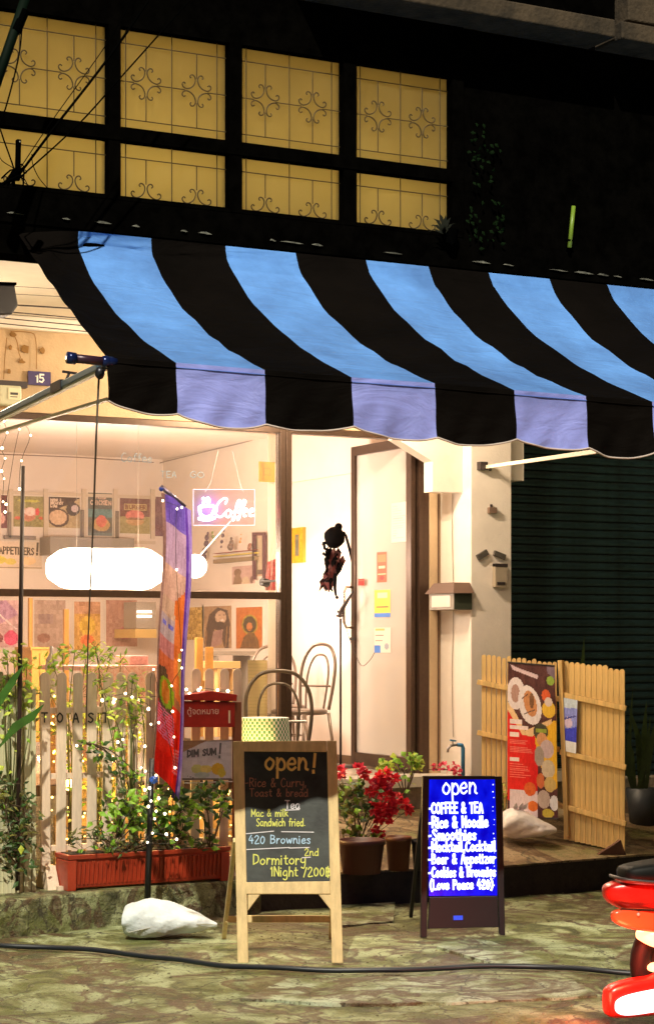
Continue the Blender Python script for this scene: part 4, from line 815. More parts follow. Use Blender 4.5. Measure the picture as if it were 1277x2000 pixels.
# hose / cable on the road
gz_ = lambda u, v: tuple(PZ(u, v, .012))
pth = smooth_path([gz_(-60, 1842), gz_(0, 1850), gz_(110, 1853), gz_(250, 1865), gz_(380, 1881), gz_(470, 1890), gz_(600, 1897), gz_(760, 1898), gz_(880, 1894), gz_(1000, 1892), gz_(1080, 1894), gz_(1200, 1902), gz_(1330, 1905)], 6)
mb = MB(); mb.tube([Vector(p) + Vector((0, 0, gz(p[0], p[1]) + .004)) for p in pth], .0135, 8); tag(build('black_hose', mb, M('hose_black', (.008, .012, .018), .45), smooth=True), 'thick black hose snaking across the road in front of the boards', 'hose')
# ================================================================ TERRACE LIGHT
tube_m = M('tube_glow', (1, .9, .7), .5, emit=9, ecol=(1, .80, .55))
for i, (x, y, p) in enumerate(((-.1, -1.0, 185), (-3.0, -.8, 30), (-1.7, -2.6, 72))):  # front tube is added, unseen, to brighten the picket fence
    t = thing('ceiling_tube_lamp', ['lit tube lamp under the soffit above the cafe door', 'lit tube lamp under the soffit near the left end', 'added tube lamp unseen behind the awning, lighting the fence fronts'][i], 'lamp', (x, y, 3.6))
    mb = MB(); mb.box(x - .3, y - .03, 3.66, x + .3, y + .03, 3.689); build('lamp_base', mb, soff_c, t)
    mb = MB(); mb.tube([(x - .29, y, 3.40), (x + .29, y, 3.40)], .014, 8); mb.tube([(x - .25, y, 3.41), (x - .25, y, 3.66)], .004, 5); mb.tube([(x + .25, y, 3.41), (x + .25, y, 3.66)], .004, 5); build('tube', mb, tube_m, t)
    [lamp('tube_light', 'POINT', (x + q_, y - .03, 3.37), p / 2, (1, .79, .55), t, .03) for q_ in (-.15, .15)]
# ================================================================ INTERIOR
BW = 4.895
def poster(name, label, px, cv, cat='poster', wall='b', n=0):
    u0, v0, u1, v1 = px; q = quadY(BW - .004 - n, u0, v0, u1, v1) if wall == 'b' else quadX(1.196 - n, u0, v0, u1, v1)
    c0 = (Vector(q[0]) + Vector(q[3])) / 2; t = thing(name, label, cat, c0)
    cv.obj('poster_sheet', q, t)
    # mount behind the sheet
    e = 3; 
    if wall == 'b':
        a, b = PY(u0 - e, v0 - e, BW), PY(u1 + e, v1 + e, BW); mb = MB(); mb.box(a.x, BW - .003 - n, b.z, b.x, BW - .0005, a.z)
    else:
        a, b = PX(u0 - e, v0 - e, 1.199), PX(u1 + e, v1 + e, 1.199); mb = MB(); mb.box(1.197 - n, min(a.y, b.y), b.z, 1.1995, max(a.y, b.y), a.z)
    build('poster_mount', mb, mount_m, t); return t
mount_m = M('mount_white', (.72, .62, .52), .7)
poster('food_poster', 'dark red dessert poster cut by the left edge, top poster row', (-22, 966, 14, 1032), Cv(20, 34, (110, 40, 40)).ell(.5, .7, .4, .2, (230, 170, 160)).ell(.5, .62, .2, .1, (240, 210, 200)).noise(40, 8))
poster('food_poster', 'green poster with pink burger and chilli, top poster row', (25, 968, 86, 1030), Cv(36, 36, (150, 138, 80)).ell(.5, .15, .35, .05, (200, 190, 80)).ell(.5, .6, .24, .22, (205, 130, 100)).ell(.55, .5, .2, .14, (235, 200, 190)).ell(.78, .5, .07, .12, (215, 50, 50)).ell(.15, .72, .1, .05, (205, 90, 60)).ell(.9, .7, .06, .05, (210, 90, 60)).noise(34, 12))
c = Cv(40, 40, (70, 40, 30)).poly([(.0, 1), (0, .62), (.35, .36), (.75, .18), (1, .02), (1, 1)], (190, 165, 125)).ell(.78, .38, .22, .22, (66, 48, 46)).ell(.84, .36, .12, .12, (205, 185, 190)).ell(.32, .68, .34, .3, (88, 60, 46)).ell(.3, .66, .28, .24, (222, 184, 150)).noise(24, 16)
c.text("MAMA'S", .06, .13, .4, .08, .02, (225, 200, 180)).text('BREAKFAST', .06, .24, .46, .08, .02, (225, 200, 180)).text('BOWL', .06, .35, .3, .08, .02, (225, 200, 180)); poster('food_poster', 'dark breakfast bowl poster with big plate, top poster row', (95, 970, 156, 1032), c)
c = Cv(32, 56, (96, 92, 80)).rect(0, .38, 1, .58, (96, 130, 130)).ell(.55, .74, .36, .16, (205, 160, 100)).ell(.55, .66, .22, .14, (222, 110, 90)).rect(0, .92, 1, 1, (110, 120, 115)).noise(24, 14)
c.text('FRIED', .3, .14, .75, .09, .035, (220, 180, 160)).text('CHICKEN', .08, .27, .95, .09, .04, (225, 190, 170)); poster('food_poster', 'narrow tall teal poster with fried chicken, top poster row', (172, 962, 219, 1047), c)
c = Cv(36, 46, (120, 70, 62)).rect(0, .55, 1, 1, (165, 150, 100)).rect(.15, .2, .88, .36, (200, 175, 120)).ell(.5, .52, .3, .16, (226, 130, 120)).ell(.5, .68, .3, .1, (205, 160, 110)).ell(.5, .6, .32, .03, (150, 100, 70)).noise(22, 14)
c.text('BURGER', .18, .34, .86, .11, .035, (140, 90, 60)); poster('food_poster', 'purple and green burger poster, rightmost of the top row', (234, 969, 293, 1043), c)
poster('food_poster', 'narrow plum coloured poster beside the twisted banner', (303, 970, 332, 1048), Cv(16, 40, (120, 70, 80)).noise(30, 8))
c = Cv(44, 34, (226, 200, 172)).ell(.22, .68, .12, .14, (222, 200, 70)).ell(.42, .74, .1, .12, (225, 200, 90)).ell(.75, .7, .14, .15, (240, 200, 150)).rect(0, .93, 1, .97, (150, 130, 100)).noise(14, 8)
pst = poster('appetizer_sign', 'pale sign reading APPETIZERS! with yellow snacks under the poster row', (-24, 1056, 82, 1112), c, 'sign')
fb_ = FY(BW - .006); mb = MB(); a, y = fb_.px(-2, 1081); b, _ = fb_.px(66, 1081); yt = fb_.px(0, 1068)[1]; letter(mb, fb_, 'APPETIZERS', a, y, b, yt - y, .012, .002, .1, False, -.02); a, y = fb_.px(69, 1083); b, _ = fb_.px(76, 1083); letter(mb, fb_, '!', a, y, b, .10, .02, .002, .1); build('sign_lettering', mb, M('print_brown', (.10, .06, .03), .7), pst)
poster('drink_poster', 'pink drink poster cut by the left edge, lower poster row', (-25, 1172, 37, 1265), Cv(30, 44, (215, 170, 170)).poly([(0, .1), (.6, .0), (1, .3), (.4, .5), (0, .4)], (190, 140, 170)).ell(.75, .8, .22, .16, (226, 60, 110)).ell(.3, .8, .2, .12, (140, 60, 60)).line(.2, .2, .9, .6, .04, (240, 215, 215)).noise(40, 10))
poster('food_poster', 'faded mauve poster between two wooden easels, lower row', (67, 1172, 128, 1265), Cv(30, 44, (190, 158, 140)).rect(.15, .3, .6, .5, (160, 128, 120)).ell(.3, .8, .2, .1, (160, 110, 90)).noise(26, 10))
poster('food_poster', 'orange and yellow poster beside the easel, lower poster row', (145, 1175, 196, 1270), Cv(26, 44, (214, 160, 70)).rect(0, 0, 1, .25, (205, 150, 110)).ell(.5, .5, .3, .2, (225, 180, 50)).ell(.5, .8, .26, .12, (226, 110, 40)).noise(44, 10))
poster('food_poster', 'pinkish brown rose patterned poster, lower row right', (207, 1172, 268, 1263), Cv(30, 44, (190, 140, 118)).ell(.6, .7, .22, .14, (205, 130, 120)).ell(.6, .7, .1, .07, (180, 110, 100)).noise(26, 10))
c = Cv(26, 34, (196, 156, 70)).noise(60, 12); poster('wall_print', 'yellow speckled print behind the banner on the side wall', (362, 1187, 395, 1250), c, wall='s')
c = Cv(44, 58, (176, 138, 100)).poly([(.2, .2), (.5, .03), (.85, .1), (.95, .4), (.9, 1), (.75, 1), (.6, .6), (.4, .55), (.3, 1), (.0, 1), (.1, .5)], (86, 58, 40)).ell(.62, .27, .2, .16, (205, 170, 140), -15).ell(.6, .44, .15, .07, (80, 54, 38)).poly([(.35, .6), (.7, .55), (.65, .9), (.25, 1)], (170, 130, 120))
c.rect(.55, .2, .62, .22, (80, 54, 40)).rect(.7, .2, .77, .22, (80, 54, 40)).ell(.67, .34, .07, .025, (230, 215, 200)).line(.12, .6, .05, .95, .05, (150, 110, 70)).line(.85, .5, .8, .95, .04, (150, 110, 70)).noise(20, 20); poster('portrait_print', 'brown print of a long haired smiling face on the side wall', (398, 1185, 452, 1266), c, wall='s')
c = Cv(44, 58, (190, 104, 30)).ell(.53, .42, .3, .24, (160, 140, 40)).ell(.53, .42, .25, .2, (70, 52, 26)).ell(.52, .47, .11, .1, (196, 120, 60)).poly([(.15, 1), (.3, .72), (.5, .6), (.7, .62), (.85, .8), (.9, 1)], (110, 74, 30)).rect(.46, .44, .5, .455, (60, 36, 20)).rect(.55, .44, .59, .455, (60, 36, 20)).rect(.48, .54, .57, .55, (110, 50, 40)).noise(24, 18); poster('portrait_print', 'orange print of a figure with round dark hair on the side wall', (461, 1187, 512, 1267), c, wall='s')
c = Cv(34, 28, (196, 160, 150)).ell(.25, .35, .16, .22, (130, 96, 70)).poly([(.05, 1), (.1, .6), (.3, .4), (.45, .8), (.4, 1)], (140, 108, 80)).ell(.6, .9, .16, .3, (205, 180, 150)).ell(.86, .8, .07, .2, (120, 84, 74)).noise(16, 10); poster('photo_print', 'small pinkish photo print under the striped wall shelf', (453, 1107, 498, 1142), c, wall='s')
c = Cv(24, 44, (198, 165, 140)).rect(.1, .06, .9, .94, (190, 170, 140)).rect(.15, .85, .8, .95, (110, 90, 80)).noise(14, 8)
t = poster('framed_picture', 'tall dark framed picture beside the striped shelf', (500, 1046, 518, 1126), c, 'picture', 's', .01)
fx = FX(1.17); mb = MB()
for a in (((496, 1040), (520, 1040), (520, 1046), (496, 1046)), ((516, 1046), (521, 1046), (519, 1132), (516, 1132)), ((496, 1046), (500, 1046), (500, 1132), (497, 1132))): mb.poly(fx, [fx.px(*p) for p in a][::-1], -.02)
build('frame', mb, M('frame_maroon', (.10, .03, .04), .5), t)
# striped shelf and figures
t = thing('wall_shelf', 'wall shelf painted in red yellow and green bands', 'shelf', PX(460, 1088, 1.15))
fx = FX(1.15)
for i, (v0, v1, cc, nm) in enumerate(((1074, 1081, (.35, .08, .06), 'red_band'), (1081, 1086, (.55, .42, .08), 'yellow_band'), (1086, 1101, (.25, .17, .09), 'shelf_box'))):
    mb = MB(); a = fx.px(416, v1); b = fx.px(498, v0); mb.rect(fx, a[0], a[1], b[0], b[1], .05); build(nm, mb, M('shelf_%d' % i, cc, .6), t)
def fig(label, parts, col, cat='ornament', nm='shelf_ornament'):
    t = thing(nm, label, cat, PX(parts[0][0], parts[0][1], 1.12)); mb = MB()
    for u, v, r in parts: mb.sphere(PX(u, v, 1.12), r * .0039, 8, (.6, 1.3, 1), .15)
    build('body', mb, M('orn_' + label[:9].replace(' ', '_'), col, .6), t, smooth=True)
fig('dark purple carved figure hanging left of the shelf', [(404, 1050, 7), (403, 1062, 8), (400, 1076, 8), (398, 1088, 8), (406, 1042, 4)], (.12, .07, .10)); fig('slim dark hanging figure in the middle of the side wall', [(437, 1036, 3.5), (435, 1046, 5), (433, 1058, 4.5), (432, 1068, 3)], (.10, .06, .09))
fig('green headed little figure between two dark hanging figures', [(415, 1040, 3.5), (416, 1048, 4.5), (418, 1055, 4)], (.28, .34, .12)); fig('round brown pot standing on the shelf, left', [(452, 1060, 7), (450, 1068, 9), (452, 1052, 4)], (.16, .10, .08)); fig('stubby red brown pot on the right of the shelf', [(488, 1066, 6), (487, 1070, 6)], (.25, .10, .06))
fig('tiny orange figure on top of the shelf', [(470, 1052, 2.5), (469, 1058, 3.5), (471, 1044, 2)], (.6, .28, .08))
# yellow plaques
t = thing('yellow_plaque', 'square orange yellow sign hung on the white column inside the window', 'sign', PY(521, 922, .42)); q = quadY(.42, 506, 901, 537, 942); Cv(18, 22, (222, 160, 20)).rect(.3, .3, .7, .7, (205, 140, 30)).rect(.36, .36, .64, .64, (220, 160, 30)).noise(8, 10).obj('plaque_face', q, t)
mb = MB(); mb.box(q[0].x, .421, q[2].z, q[1].x, .43, q[0].z); build('plaque_board', mb, M('plaque_board', (.6, .34, .04), .6), t)
t = thing('yellow_plaque', 'narrow upright yellow plaque on the white wall beside the blackened ornament', 'sign', PX(580, 1066, 1.19)); q = quadX(1.17, 569, 1032, 591, 1100); Cv(12, 36, (196, 150, 30)).rect(.35, .2, .65, .8, (110, 105, 90)).ell(.5, .3, .2, .05, (130, 120, 90)).noise(26, 12).obj('plaque_face', q, t)
mb = MB(); mb.box(1.171, q[1].y, q[2].z, 1.199, q[0].y, q[0].z); build('plaque_board', mb, M('plaque_board', (.6, .34, .04), .6), t)
# white column with red curtain inside the window end
t = thing('white_curtain', 'bright white column of sheer cloth behind the window corner', 'curtain', (.0, .5, 1.5)); mb = MB(); fz = FY(.45)
xs_ = np.linspace(0, 1, 26); a0, yb = fz.px(523, 1440); a1, yt = fz.px(543, 835); mb.add([fz.at(a0 + (a1 - a0) * s, z, .01 * math.sin(s * 40)) for z in (yb, yt) for s in xs_], [(i, i + 1, 27 + i, 26 + i) for i in range(25)]); build('cloth', mb, M('sheer_white', (.85, .75, .62), .8, trans=.4), t, smooth=True)
t = thing('red_scarf', 'red and pink patterned cloth draped at the window corner', 'cloth', FY(.38).at(*FY(.38).px(530, 1120))); fz = FY(.38)
Cv(14, 30, (222, 110, 100)).rect(0, .1, .3, 1, (235, 150, 140)).line(.5, 0, .45, 1, .12, (240, 180, 165)).line(.8, 0, .75, 1, .1, (190, 60, 60)).noise(50, 12).obj('cloth', [fz.at(*fz.px(u, v)) for u, v in ((522, 1098), (540, 1091), (518, 1153), (540, 1153))], t, warp=lambda x, y: np.sin(x * 18 + y * 3) * .008 * np.array([0, 1, 0]))
# grey panel over the lamps, shelf posts
t = thing('range_hood', 'grey brown hood panel above the glaring lamps', 'panel', PY(180, 1066, 4.6)); mb = MB(); a = PY(98, 1083, 4.6); b = PY(262, 1052, 4.6); mb.box(a.x, 4.6, a.z, b.x, 4.88, b.z); build('hood_panel', mb, M('hood_grey', (.26, .22, .18), .5), t)
frame_w = M('lattice_wood', (.60, .48, .36), .6)
t = thing('poster_lattice', 'pale wooden lattice carrying the posters on the back wall', 'lattice', (-1, 4.86, 1.8))
for u in (-2, 22, 90, 165, 226, 299): a = PY(u, 1052, 4.87); b = PY(u, 955, 4.87); mb = MB(); mb.box(a.x - .02, 4.87, a.z, a.x + .02, 4.889, b.z); build('post', mb, frame_w, t)
for v in (960, 1052): a = PY(-20, v, 4.88); b = PY(304, v, 4.88); mb = MB(); mb.box(a.x, 4.880, a.z - .015, b.x, 4.8895, a.z + .015); build('rail', mb, frame_w, t)
for u0, u1, v0, v1 in ((16, 22, 1000, 1050), (158, 164, 996, 1050), (226, 232, 998, 1052), (8, 70, 1047, 1053)): a = PY(u0, v1, 4.86); b = PY(u1, v0, 4.86); mb = MB(); mb.box(a.x, 4.855, a.z, b.x, 4.868, b.z); build('dark_slat', mb, M('slat_dark', (.20, .15, .11), .6), t)
# wooden easels / furniture
orange = M('pine_varnished', (.62, .30, .05), .4, noise=.15, nscale=5)
def posts(label, nm, cat, items, Y, mat=orange, d=.04):
    t = thing(nm, label, cat, PY(items[0][0], items[0][3], Y))
    for u0, v0, u1, v1, pn in items:
        a = PY(u0, v1, Y); b = PY(u1, v0, Y); mb = MB(); mb.box(a.x, Y, a.z, b.x, Y + d, b.z); build(pn, mb, mat, t, bevel=.003)
    return t
posts('slim wooden easel standing left of the faded mauve poster', 'wooden_easel', 'easel', [(57, 1168, 64, 1420, 'leg')], 4.0)
posts('slim wooden easel standing left of the orange poster', 'wooden_easel', 'easel', [(126, 1190, 135, 1400, 'leg'), (118, 1262, 140, 1268, 'ledge')], 4.0)
posts('orange wooden cabinet with panelled door seen over the fence', 'wooden_cabinet', 'cabinet', [(62, 1268, 98, 1450, 'side_panel'), (60, 1264, 100, 1271, 'top'), (76, 1275, 79, 1450, 'door_edge')], 3.0, d=.4)
posts('orange wooden chair frame to the right of the banner, nearest it', 'wooden_chair', 'chair', [(384, 1246, 397, 1440, 'leg'), (404, 1264, 417, 1440, 'leg'), (398, 1330, 403, 1345, 'stretcher')], 1.2)
posts('low orange wooden bench behind the picket tops', 'wooden_bench', 'bench', [(417, 1292, 470, 1306, 'seat'), (425, 1307, 432, 1440, 'leg'), (455, 1307, 463, 1440, 'leg')], 1.6, M('bench_wood', (.62, .38, .14), .5), .3)
posts('grey topped side table in front of the orange print', 'side_table', 'table', [(418, 1272, 500, 1280, 'tabletop'), (424, 1281, 428, 1440, 'leg'), (490, 1281, 494, 1440, 'leg')], 2.3, M('table_grey', (.25, .2, .15), .5), .35)
posts('grey microwave oven on a yellow shelf right of the rose poster', 'microwave_oven', 'oven', [(266, 1176, 305, 1228, 'oven_body')], 4.3, M('oven_grey', (.34, .28, .22), .4), .3)
t = thing('wall_shelf', 'yellow wooden shelf board under the grey oven', 'shelf', PY(285, 1240, 4.3)); mb = MB(); a = PY(264, 1246, 4.3); b = PY(306, 1229, 4.3); mb.box(a.x, 4.3, a.z, b.x, 4.8, b.z); build('shelf_board', mb, M('shelf_yellow', (.62, .40, .12), .5), t)
em_w = M('reflection_strip', (1, 1, 1), .5, emit=2.5, ecol=(1, .9, .75))  # emissive bars stand in for reflections on the oven
t = thing('oven_reflection', 'pair of short glowing strips standing in for reflections on the grey oven', 'lamp', PY(285, 1196, 4.28))
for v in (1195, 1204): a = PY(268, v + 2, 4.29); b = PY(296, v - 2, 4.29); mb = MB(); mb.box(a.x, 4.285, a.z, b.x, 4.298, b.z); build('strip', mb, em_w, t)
# pink covered table
t = thing('cafe_table', 'dining table under pink patterned cloth just inside the window', 'table', PY(210, 1300, 1.2) - Vector((0, 0, .78)))
pc_ = M('pink_cloth', (.74, .34, .28), .7, noise=.5, nscale=40, col2=(.8, .6, .5)); a = PY(122, 1300, .9); b = PY(300, 1300, .9)
mb = MB(); mb.box(a.x, .55, 1.40, b.x, 1.35, 1.43); n_ = 40
mb.add([(a.x + (b.x - a.x) * i / n_, .54 + .012 * math.sin(i * 1.3), z) for z in (1.43, 1.16) for i in range(n_ + 1)], [(i, n_ + 1 + i, n_ + 2 + i, i + 1) for i in range(n_)]); build('tablecloth', mb, pc_, t)
for x in (a.x + .06, b.x - .06):
    for y in (.62, 1.28): mb = MB(); mb.box(x - .02, y - .02, .656, x + .02, y + .02, 1.4); build('leg', mb, orange, t)
t = thing('serving_tray', 'stack of pink serving cloths on the table end', 'cloth', PY(262, 1280, .9)); mb = MB(); a = PY(245, 1288, .9); b = PY(280, 1277, .9); mb.box(a.x, .8, 1.432, b.x, 1.1, 1.50); build('cloth_stack', mb, M('pink_stack', (.8, .42, .38), .7, noise=.2, nscale=40), t, bevel=.01)
t = thing('water_bottle', 'clear grey bottle standing behind the first pickets', 'bottle', PY(100, 1300, .2)); c0 = PY(100, 1300, .4); mb = MB(); mb.lathe((c0.x, .4, c0.z - .02), [(.04, -.2), (.04, .02), (.035, .06), (.012, .1), (.012, .15), (.0, .15)], 14); build('bottle_body', mb, M('bottle_grey', (.45, .42, .42), .15), t, smooth=True)
# glaring lamps
hot = M('lamp_hot', (1, .95, .85), .5, emit=7, ecol=(1, .88, .72))
lp = thing('glowing_lantern', 'long overexposed white lantern hanging inside the window', 'lamp', PY(204, 1112, 1.5))
a, b = PY(104, 1110, 1.5), PY(306, 1112, 1.5); mb = MB(); NP = 16
vs = [a.lerp(b, s) for s in np.linspace(0, 1, NP)]; rr_ = [.08, .135, .15, .153, .153, .152, .152, .152, .153, .153, .154, .155, .157, .157, .145, .085]
mb.tube([vs[0] - Vector((.03, 0, 0))] + vs[1:-1] + [vs[-1] + Vector((.05, 0, 0))], rr_, 20); build('lantern_shade', mb, hot, lp, smooth=True)
mb = MB(); mb.tube([PY(150, 1085, 1.5), PY(150, 1085, 1.5) + Vector((0, 0, 1.1))], .0016, 5); mb.tube([PY(270, 1085, 1.5), PY(270, 1085, 1.5) + Vector((0, 0, 1.1))], .0016, 5); build('hanging_cord', mb, M('cord_white', (.3, .25, .2), .6), lp)
mb = MB(); 
for i, e in enumerate(np.linspace(.1, .9, 3)): lamp('lantern_light', 'POINT', a.lerp(b, e) + Vector((0, -.21, 0)), 14, (1, .80, .58), lp, .1); lamp('lantern_light', 'POINT', a.lerp(b, e) + Vector((0, .25, .1)), 40, (1, .84, .70), lp, .1)
lp = thing('globe_lamp', 'round glaring globe lamp right of the twisted banner', 'lamp', PY(383, 1105, 1.0)); c0 = PY(381, 1106, 1.0)
mb = MB(); mb.sphere(c0, .088, 18); build('globe', mb, hot, lp, smooth=True); mb = MB(); q = PY(402, 1102, 1.0); mb.tube([c0 + Vector((.07, 0, .01)), q], [.03, .018], 10); build('lamp_cap', mb, M('cap_gold', (.8, .6, .35), .35), lp)
mb = MB(); mb.tube([PY(392, 1083, 1.0), PY(450, 1018, 1.0)], .004, 6); build('bright_cord', mb, em_w, lp); lamp('globe_light', 'POINT', c0 + Vector((.14, .12, .05)), 36, (1, .82, .66), lp, .08)  # cord is no lamp, its brightness is painted on as emission
# coffee neon
ne = thing('neon_coffee_sign', 'neon sign reading Coffee with a glowing cup on clear panel, blue to red', 'neon sign', PY(437, 990, .22))
fn = FY(.22); qx = lambda u, v: fn.px(u, v)
nb = bpy.data.materials.new('neon_panel'); nb.use_nodes = True; n = nb.node_tree; n.nodes.clear(); out = n.nodes.new('ShaderNodeOutputMaterial'); tr = n.nodes.new('ShaderNodeBsdfTransparent'); tr.inputs[0].default_value = (.8, .75, .8, 1); em = n.nodes.new('ShaderNodeEmission'); at_ = n.nodes.new('ShaderNodeAttribute'); at_.attribute_name = 'Col'; ad = n.nodes.new('ShaderNodeAddShader'); em.inputs[1].default_value = 1.1
n.links.new(at_.outputs[0], em.inputs[0]); n.links.new(tr.outputs[0], ad.inputs[0]); n.links.new(em.outputs[0], ad.inputs[1]); n.links.new(ad.outputs[0], out.inputs[0])
c = Cv(48, 28, (0, 0, 0)); g1 = np.exp(-(((c.X - .22) / .24) ** 2 + ((c.Y - .55) / .5) ** 2)); g2 = np.exp(-(((c.X - .72) / .38) ** 2 + ((c.Y - .5) / .6) ** 2))
c.a = np.clip(np.stack([90 * g1 + 235 * g2, 70 * g1 + 50 * g2, 255 * g1 + 95 * g2], -1), 0, 255); c.obj('clear_panel', [fn.at(*qx(u, v)) for u, v in ((377, 956), (497, 956), (377, 1026), (497, 1026))], ne, nb)
redn = M('neon_pink', (1, .5, .5), .5, emit=4, ecol=(1, .32, .32)); blun = M('neon_blue', (.6, .8, 1), .5, emit=6, ecol=(.62, .78, 1)); edg = M('panel_edge', (.8, .75, .95), .3, emit=.2, ecol=(.8, .7, 1))
def neon(nm, paths, mat, r):
    for p_ in paths: mb = MB(); mb.tube([fn.at(*qx(u, v), .03) for u, v in smooth_path(p_, 5)], r, 6); build(nm, mb, mat, ne, smooth=True)
neon('neon_letter', [[(436, 985), (440, 976), (434, 974), (424, 982), (417, 996), (420, 1008), (428, 1010), (436, 1003)], [(444, 996), (438, 1000), (438, 1009), (444, 1010), (448, 1002), (445, 996)], [(450, 1003), (462, 990), (466, 980), (462, 978), (457, 992), (454, 1014), (450, 1016), (452, 1009)], [(460, 1002), (472, 990), (476, 980), (472, 978), (467, 992), (464, 1012), (460, 1016), (462, 1008)],
                      [(471, 1003), (479, 998), (477, 994), (472, 998), (472, 1008), (478, 1008)], [(482, 1003), (491, 998), (489, 994), (484, 998), (484, 1008), (493, 1007)]], redn, .008)
neon('neon_cup', [[(386, 990), (388, 1004), (396, 1010), (406, 1009), (412, 1002), (413, 989), (386, 990)], [(413, 992), (419, 993), (417, 1001), (411, 1003)], [(393, 984), (396, 978), (392, 973)], [(402, 984), (405, 978), (401, 972)], [(384, 1013), (400, 1016), (416, 1012)]], blun, .010)
mb = MB(); e4 = [fn.at(*qx(u, v), .002) for u, v in ((377, 956), (497, 956), (497, 1026), (377, 1026))]; 
for i in range(4): mb = MB(); mb.tube([e4[i], e4[(i + 1) % 4]], .0022, 5); build('panel_edge', mb, edg, ne)
for u0, u1 in ((400, 412), (476, 468)): mb = MB(); mb.tube([fn.at(*qx(u0, 962)), fn.at(*qx(u1, 942)), fn.at(*qx((u1 + 440) / 2, 880))], .0018, 4); build('hanging_wire', mb, M('wire_pale', (.6, .5, .5), .5), ne)
lamp('neon_light', 'POINT', fn.at(*qx(402, 995), .12), 1.6, (.25, .35, 1), ne, .05); lamp('neon_light', 'POINT', fn.at(*qx(465, 995), .12), 1.6, (1, .2, .25), ne, .05)
# writing on the glass
fgl = FY(.006); mb = MB(); ink = M('glass_marker', (.16, .24, .30), .6)
wr_ = thing('window_writing', 'faint hand written Coffee and TEA lettering on the glass', 'lettering', fgl.at(*fgl.px(270, 895)))
for txt, u0, v, u1, v1 in (('Coffee', 236, 901, 296, 884), ('TEA', 313, 932, 344, 920), ('GO', 370, 932, 398, 920)): mb = MB(); a, y = fgl.px(u0, v); b, _ = fgl.px(u1, v); letter(mb, fgl, txt, a, y, b, fgl.px(u0, v1)[1] - y, .004, .001); build('marker_word', mb, ink, wr_)
# cords along the ceiling seen through the glass
cable('thin cord sagging along the back of the cafe ceiling', [PY(0, 887, 4.7), PY(150, 893, 4.7), PY(300, 903, 4.7)], .005, 'overhead_wire', M('cord_brown', (.22, .14, .10), .6))
cable('thin cord pinned along the side wall ceiling toward the window corner', [PX(308, 905, 1.17), PX(400, 882, 1.17), PX(490, 860, 1.17), PX(500, 848, 1.17), PX(545, 842, 1.17)], .005, 'overhead_wire', M('cord_brown', (.22, .14, .10), .6))
# ================================================================ DOORWAY
spl = thing('clip_spotlight', 'small spotlight clipped inside the door frame lighting the side wall', 'lamp', (.02, 1.0, 1.95))
mb = MB(); mb.tube([(.02, .35, 2.02), (.075, .36, 2.01)], .03, 10); mb.tube([(.02, .06, 2.02), (.02, .35, 2.02)], .008, 6); build('spot_housing', mb, dk, spl)
tg = PX(652, 1178, 1.2); lo = Vector((.08, .85, 2.0)); sl = lamp('spot_beam', 'SPOT', lo, 75, (1, .86, .68), spl, .02, spot_size=math.radians(50), spot_blend=.35); sl.rotation_euler = (tg - lo).to_track_quat('-Z', 'Y').to_euler()
# hanging ornament
om = M('ornament_backlit_black', (.0015, .001, .001), .8, spec=.05); od = M('ornament_red', (.05, .004, .003), .6, noise=.5, nscale=30)  # backlit silhouette is put into the ornament's black colour
orn = thing('feather_ornament', 'round ornament blackened as if backlit, with dark red feathers, against the lit wall', 'ornament', PX(652, 1050, .98)); fo = Fr((.98, 0, 0), (ca, -sa, 0), (0, 0, 1)); fo.O = PX(652, 1050, .98); o_ = lambda u, v: fo.at(*fo.px(u, v))
mb = MB(); mb.sphere(o_(653, 1050), .088, 16, (.9, .9, .95), .04); mb.sphere(o_(661, 1029), .030, 12); mb.sphere(o_(668, 1043), .03, 10, (1, 1, .7), .2); mb.tube([o_(661, 1036), o_(656, 1044)], .02, 8); build('ball_body', mb, om, orn, smooth=True)
mb = MB()
for p_ in ([(646, 1060), (636, 1060), (628, 1064)], [(632, 1058), (634, 1072), (645, 1076)], [(630, 1080), (640, 1088), (650, 1075)], [(650, 1062), (637, 1072)]): mb.tube([o_(*q) for q in p_], [.012] * (len(p_) - 1) + [.003], 6)
build('dark_strand', mb, om, orn)
rnd = random.Random(4)
for i in range(90):
    s = rnd.random(); cx = 648 + 6 * math.sin(s * 5); wd = 13 * math.sin(min(1, s * 1.2 + .25) * math.pi * .9) + 2; u = cx + rnd.uniform(-wd, wd); v = 1066 + s * 62; mb = MB(); mb.leaf(o_(u, v) + Vector((rnd.uniform(-.02, .02), 0, 0)), (rnd.uniform(-.25, .25), rnd.uniform(-.25, .25), -1), (ca * rnd.uniform(-1, 1), -1, 0), rnd.uniform(.08, .13), rnd.uniform(.045, .07)); build('feather', mb, od if rnd.random() < .6 else om, orn)
mb = MB(); mb.tube([o_(640, 1128), o_(646, 1150), o_(650, 1156)], [.014, .010, .004], 6); mb.tube([o_(654, 1120), o_(654, 1150), o_(656, 1164)], [.018, .012, .008], 6); mb.sphere(o_(658, 1167), .014, 8); mb.sphere(o_(637, 1132), .014, 8, lump=.3); build('tail_strand', mb, om, orn)
mb = MB(); mb.tube([o_(668, 1042), o_(675, 1045), o_(684, 1078), o_(690, 1100)], [.012, .010, .012, .016], 8); mb.tube([o_(690, 1100), o_(694, 1140)], .014, 6); build('holding_arm', mb, om, orn, smooth=True)
st = thing('microphone_stand', 'slim dark microphone stand in front of the lit side wall', 'stand', PX(663, 1480, .9)); o_ = lambda u, v: PX(u, v, .93)
z0 = .66; top = o_(665, 1208); mb = MB(); mb.tube([(top.x, top.y, z0), top], .009, 10); build('stand_pole', mb, dk, st, smooth=True); mb = MB(); mb.lathe((top.x, top.y, z0), [(.0, .02), (.12, .012), (.13, 0)], 20); build('stand_base', mb, dk, st)
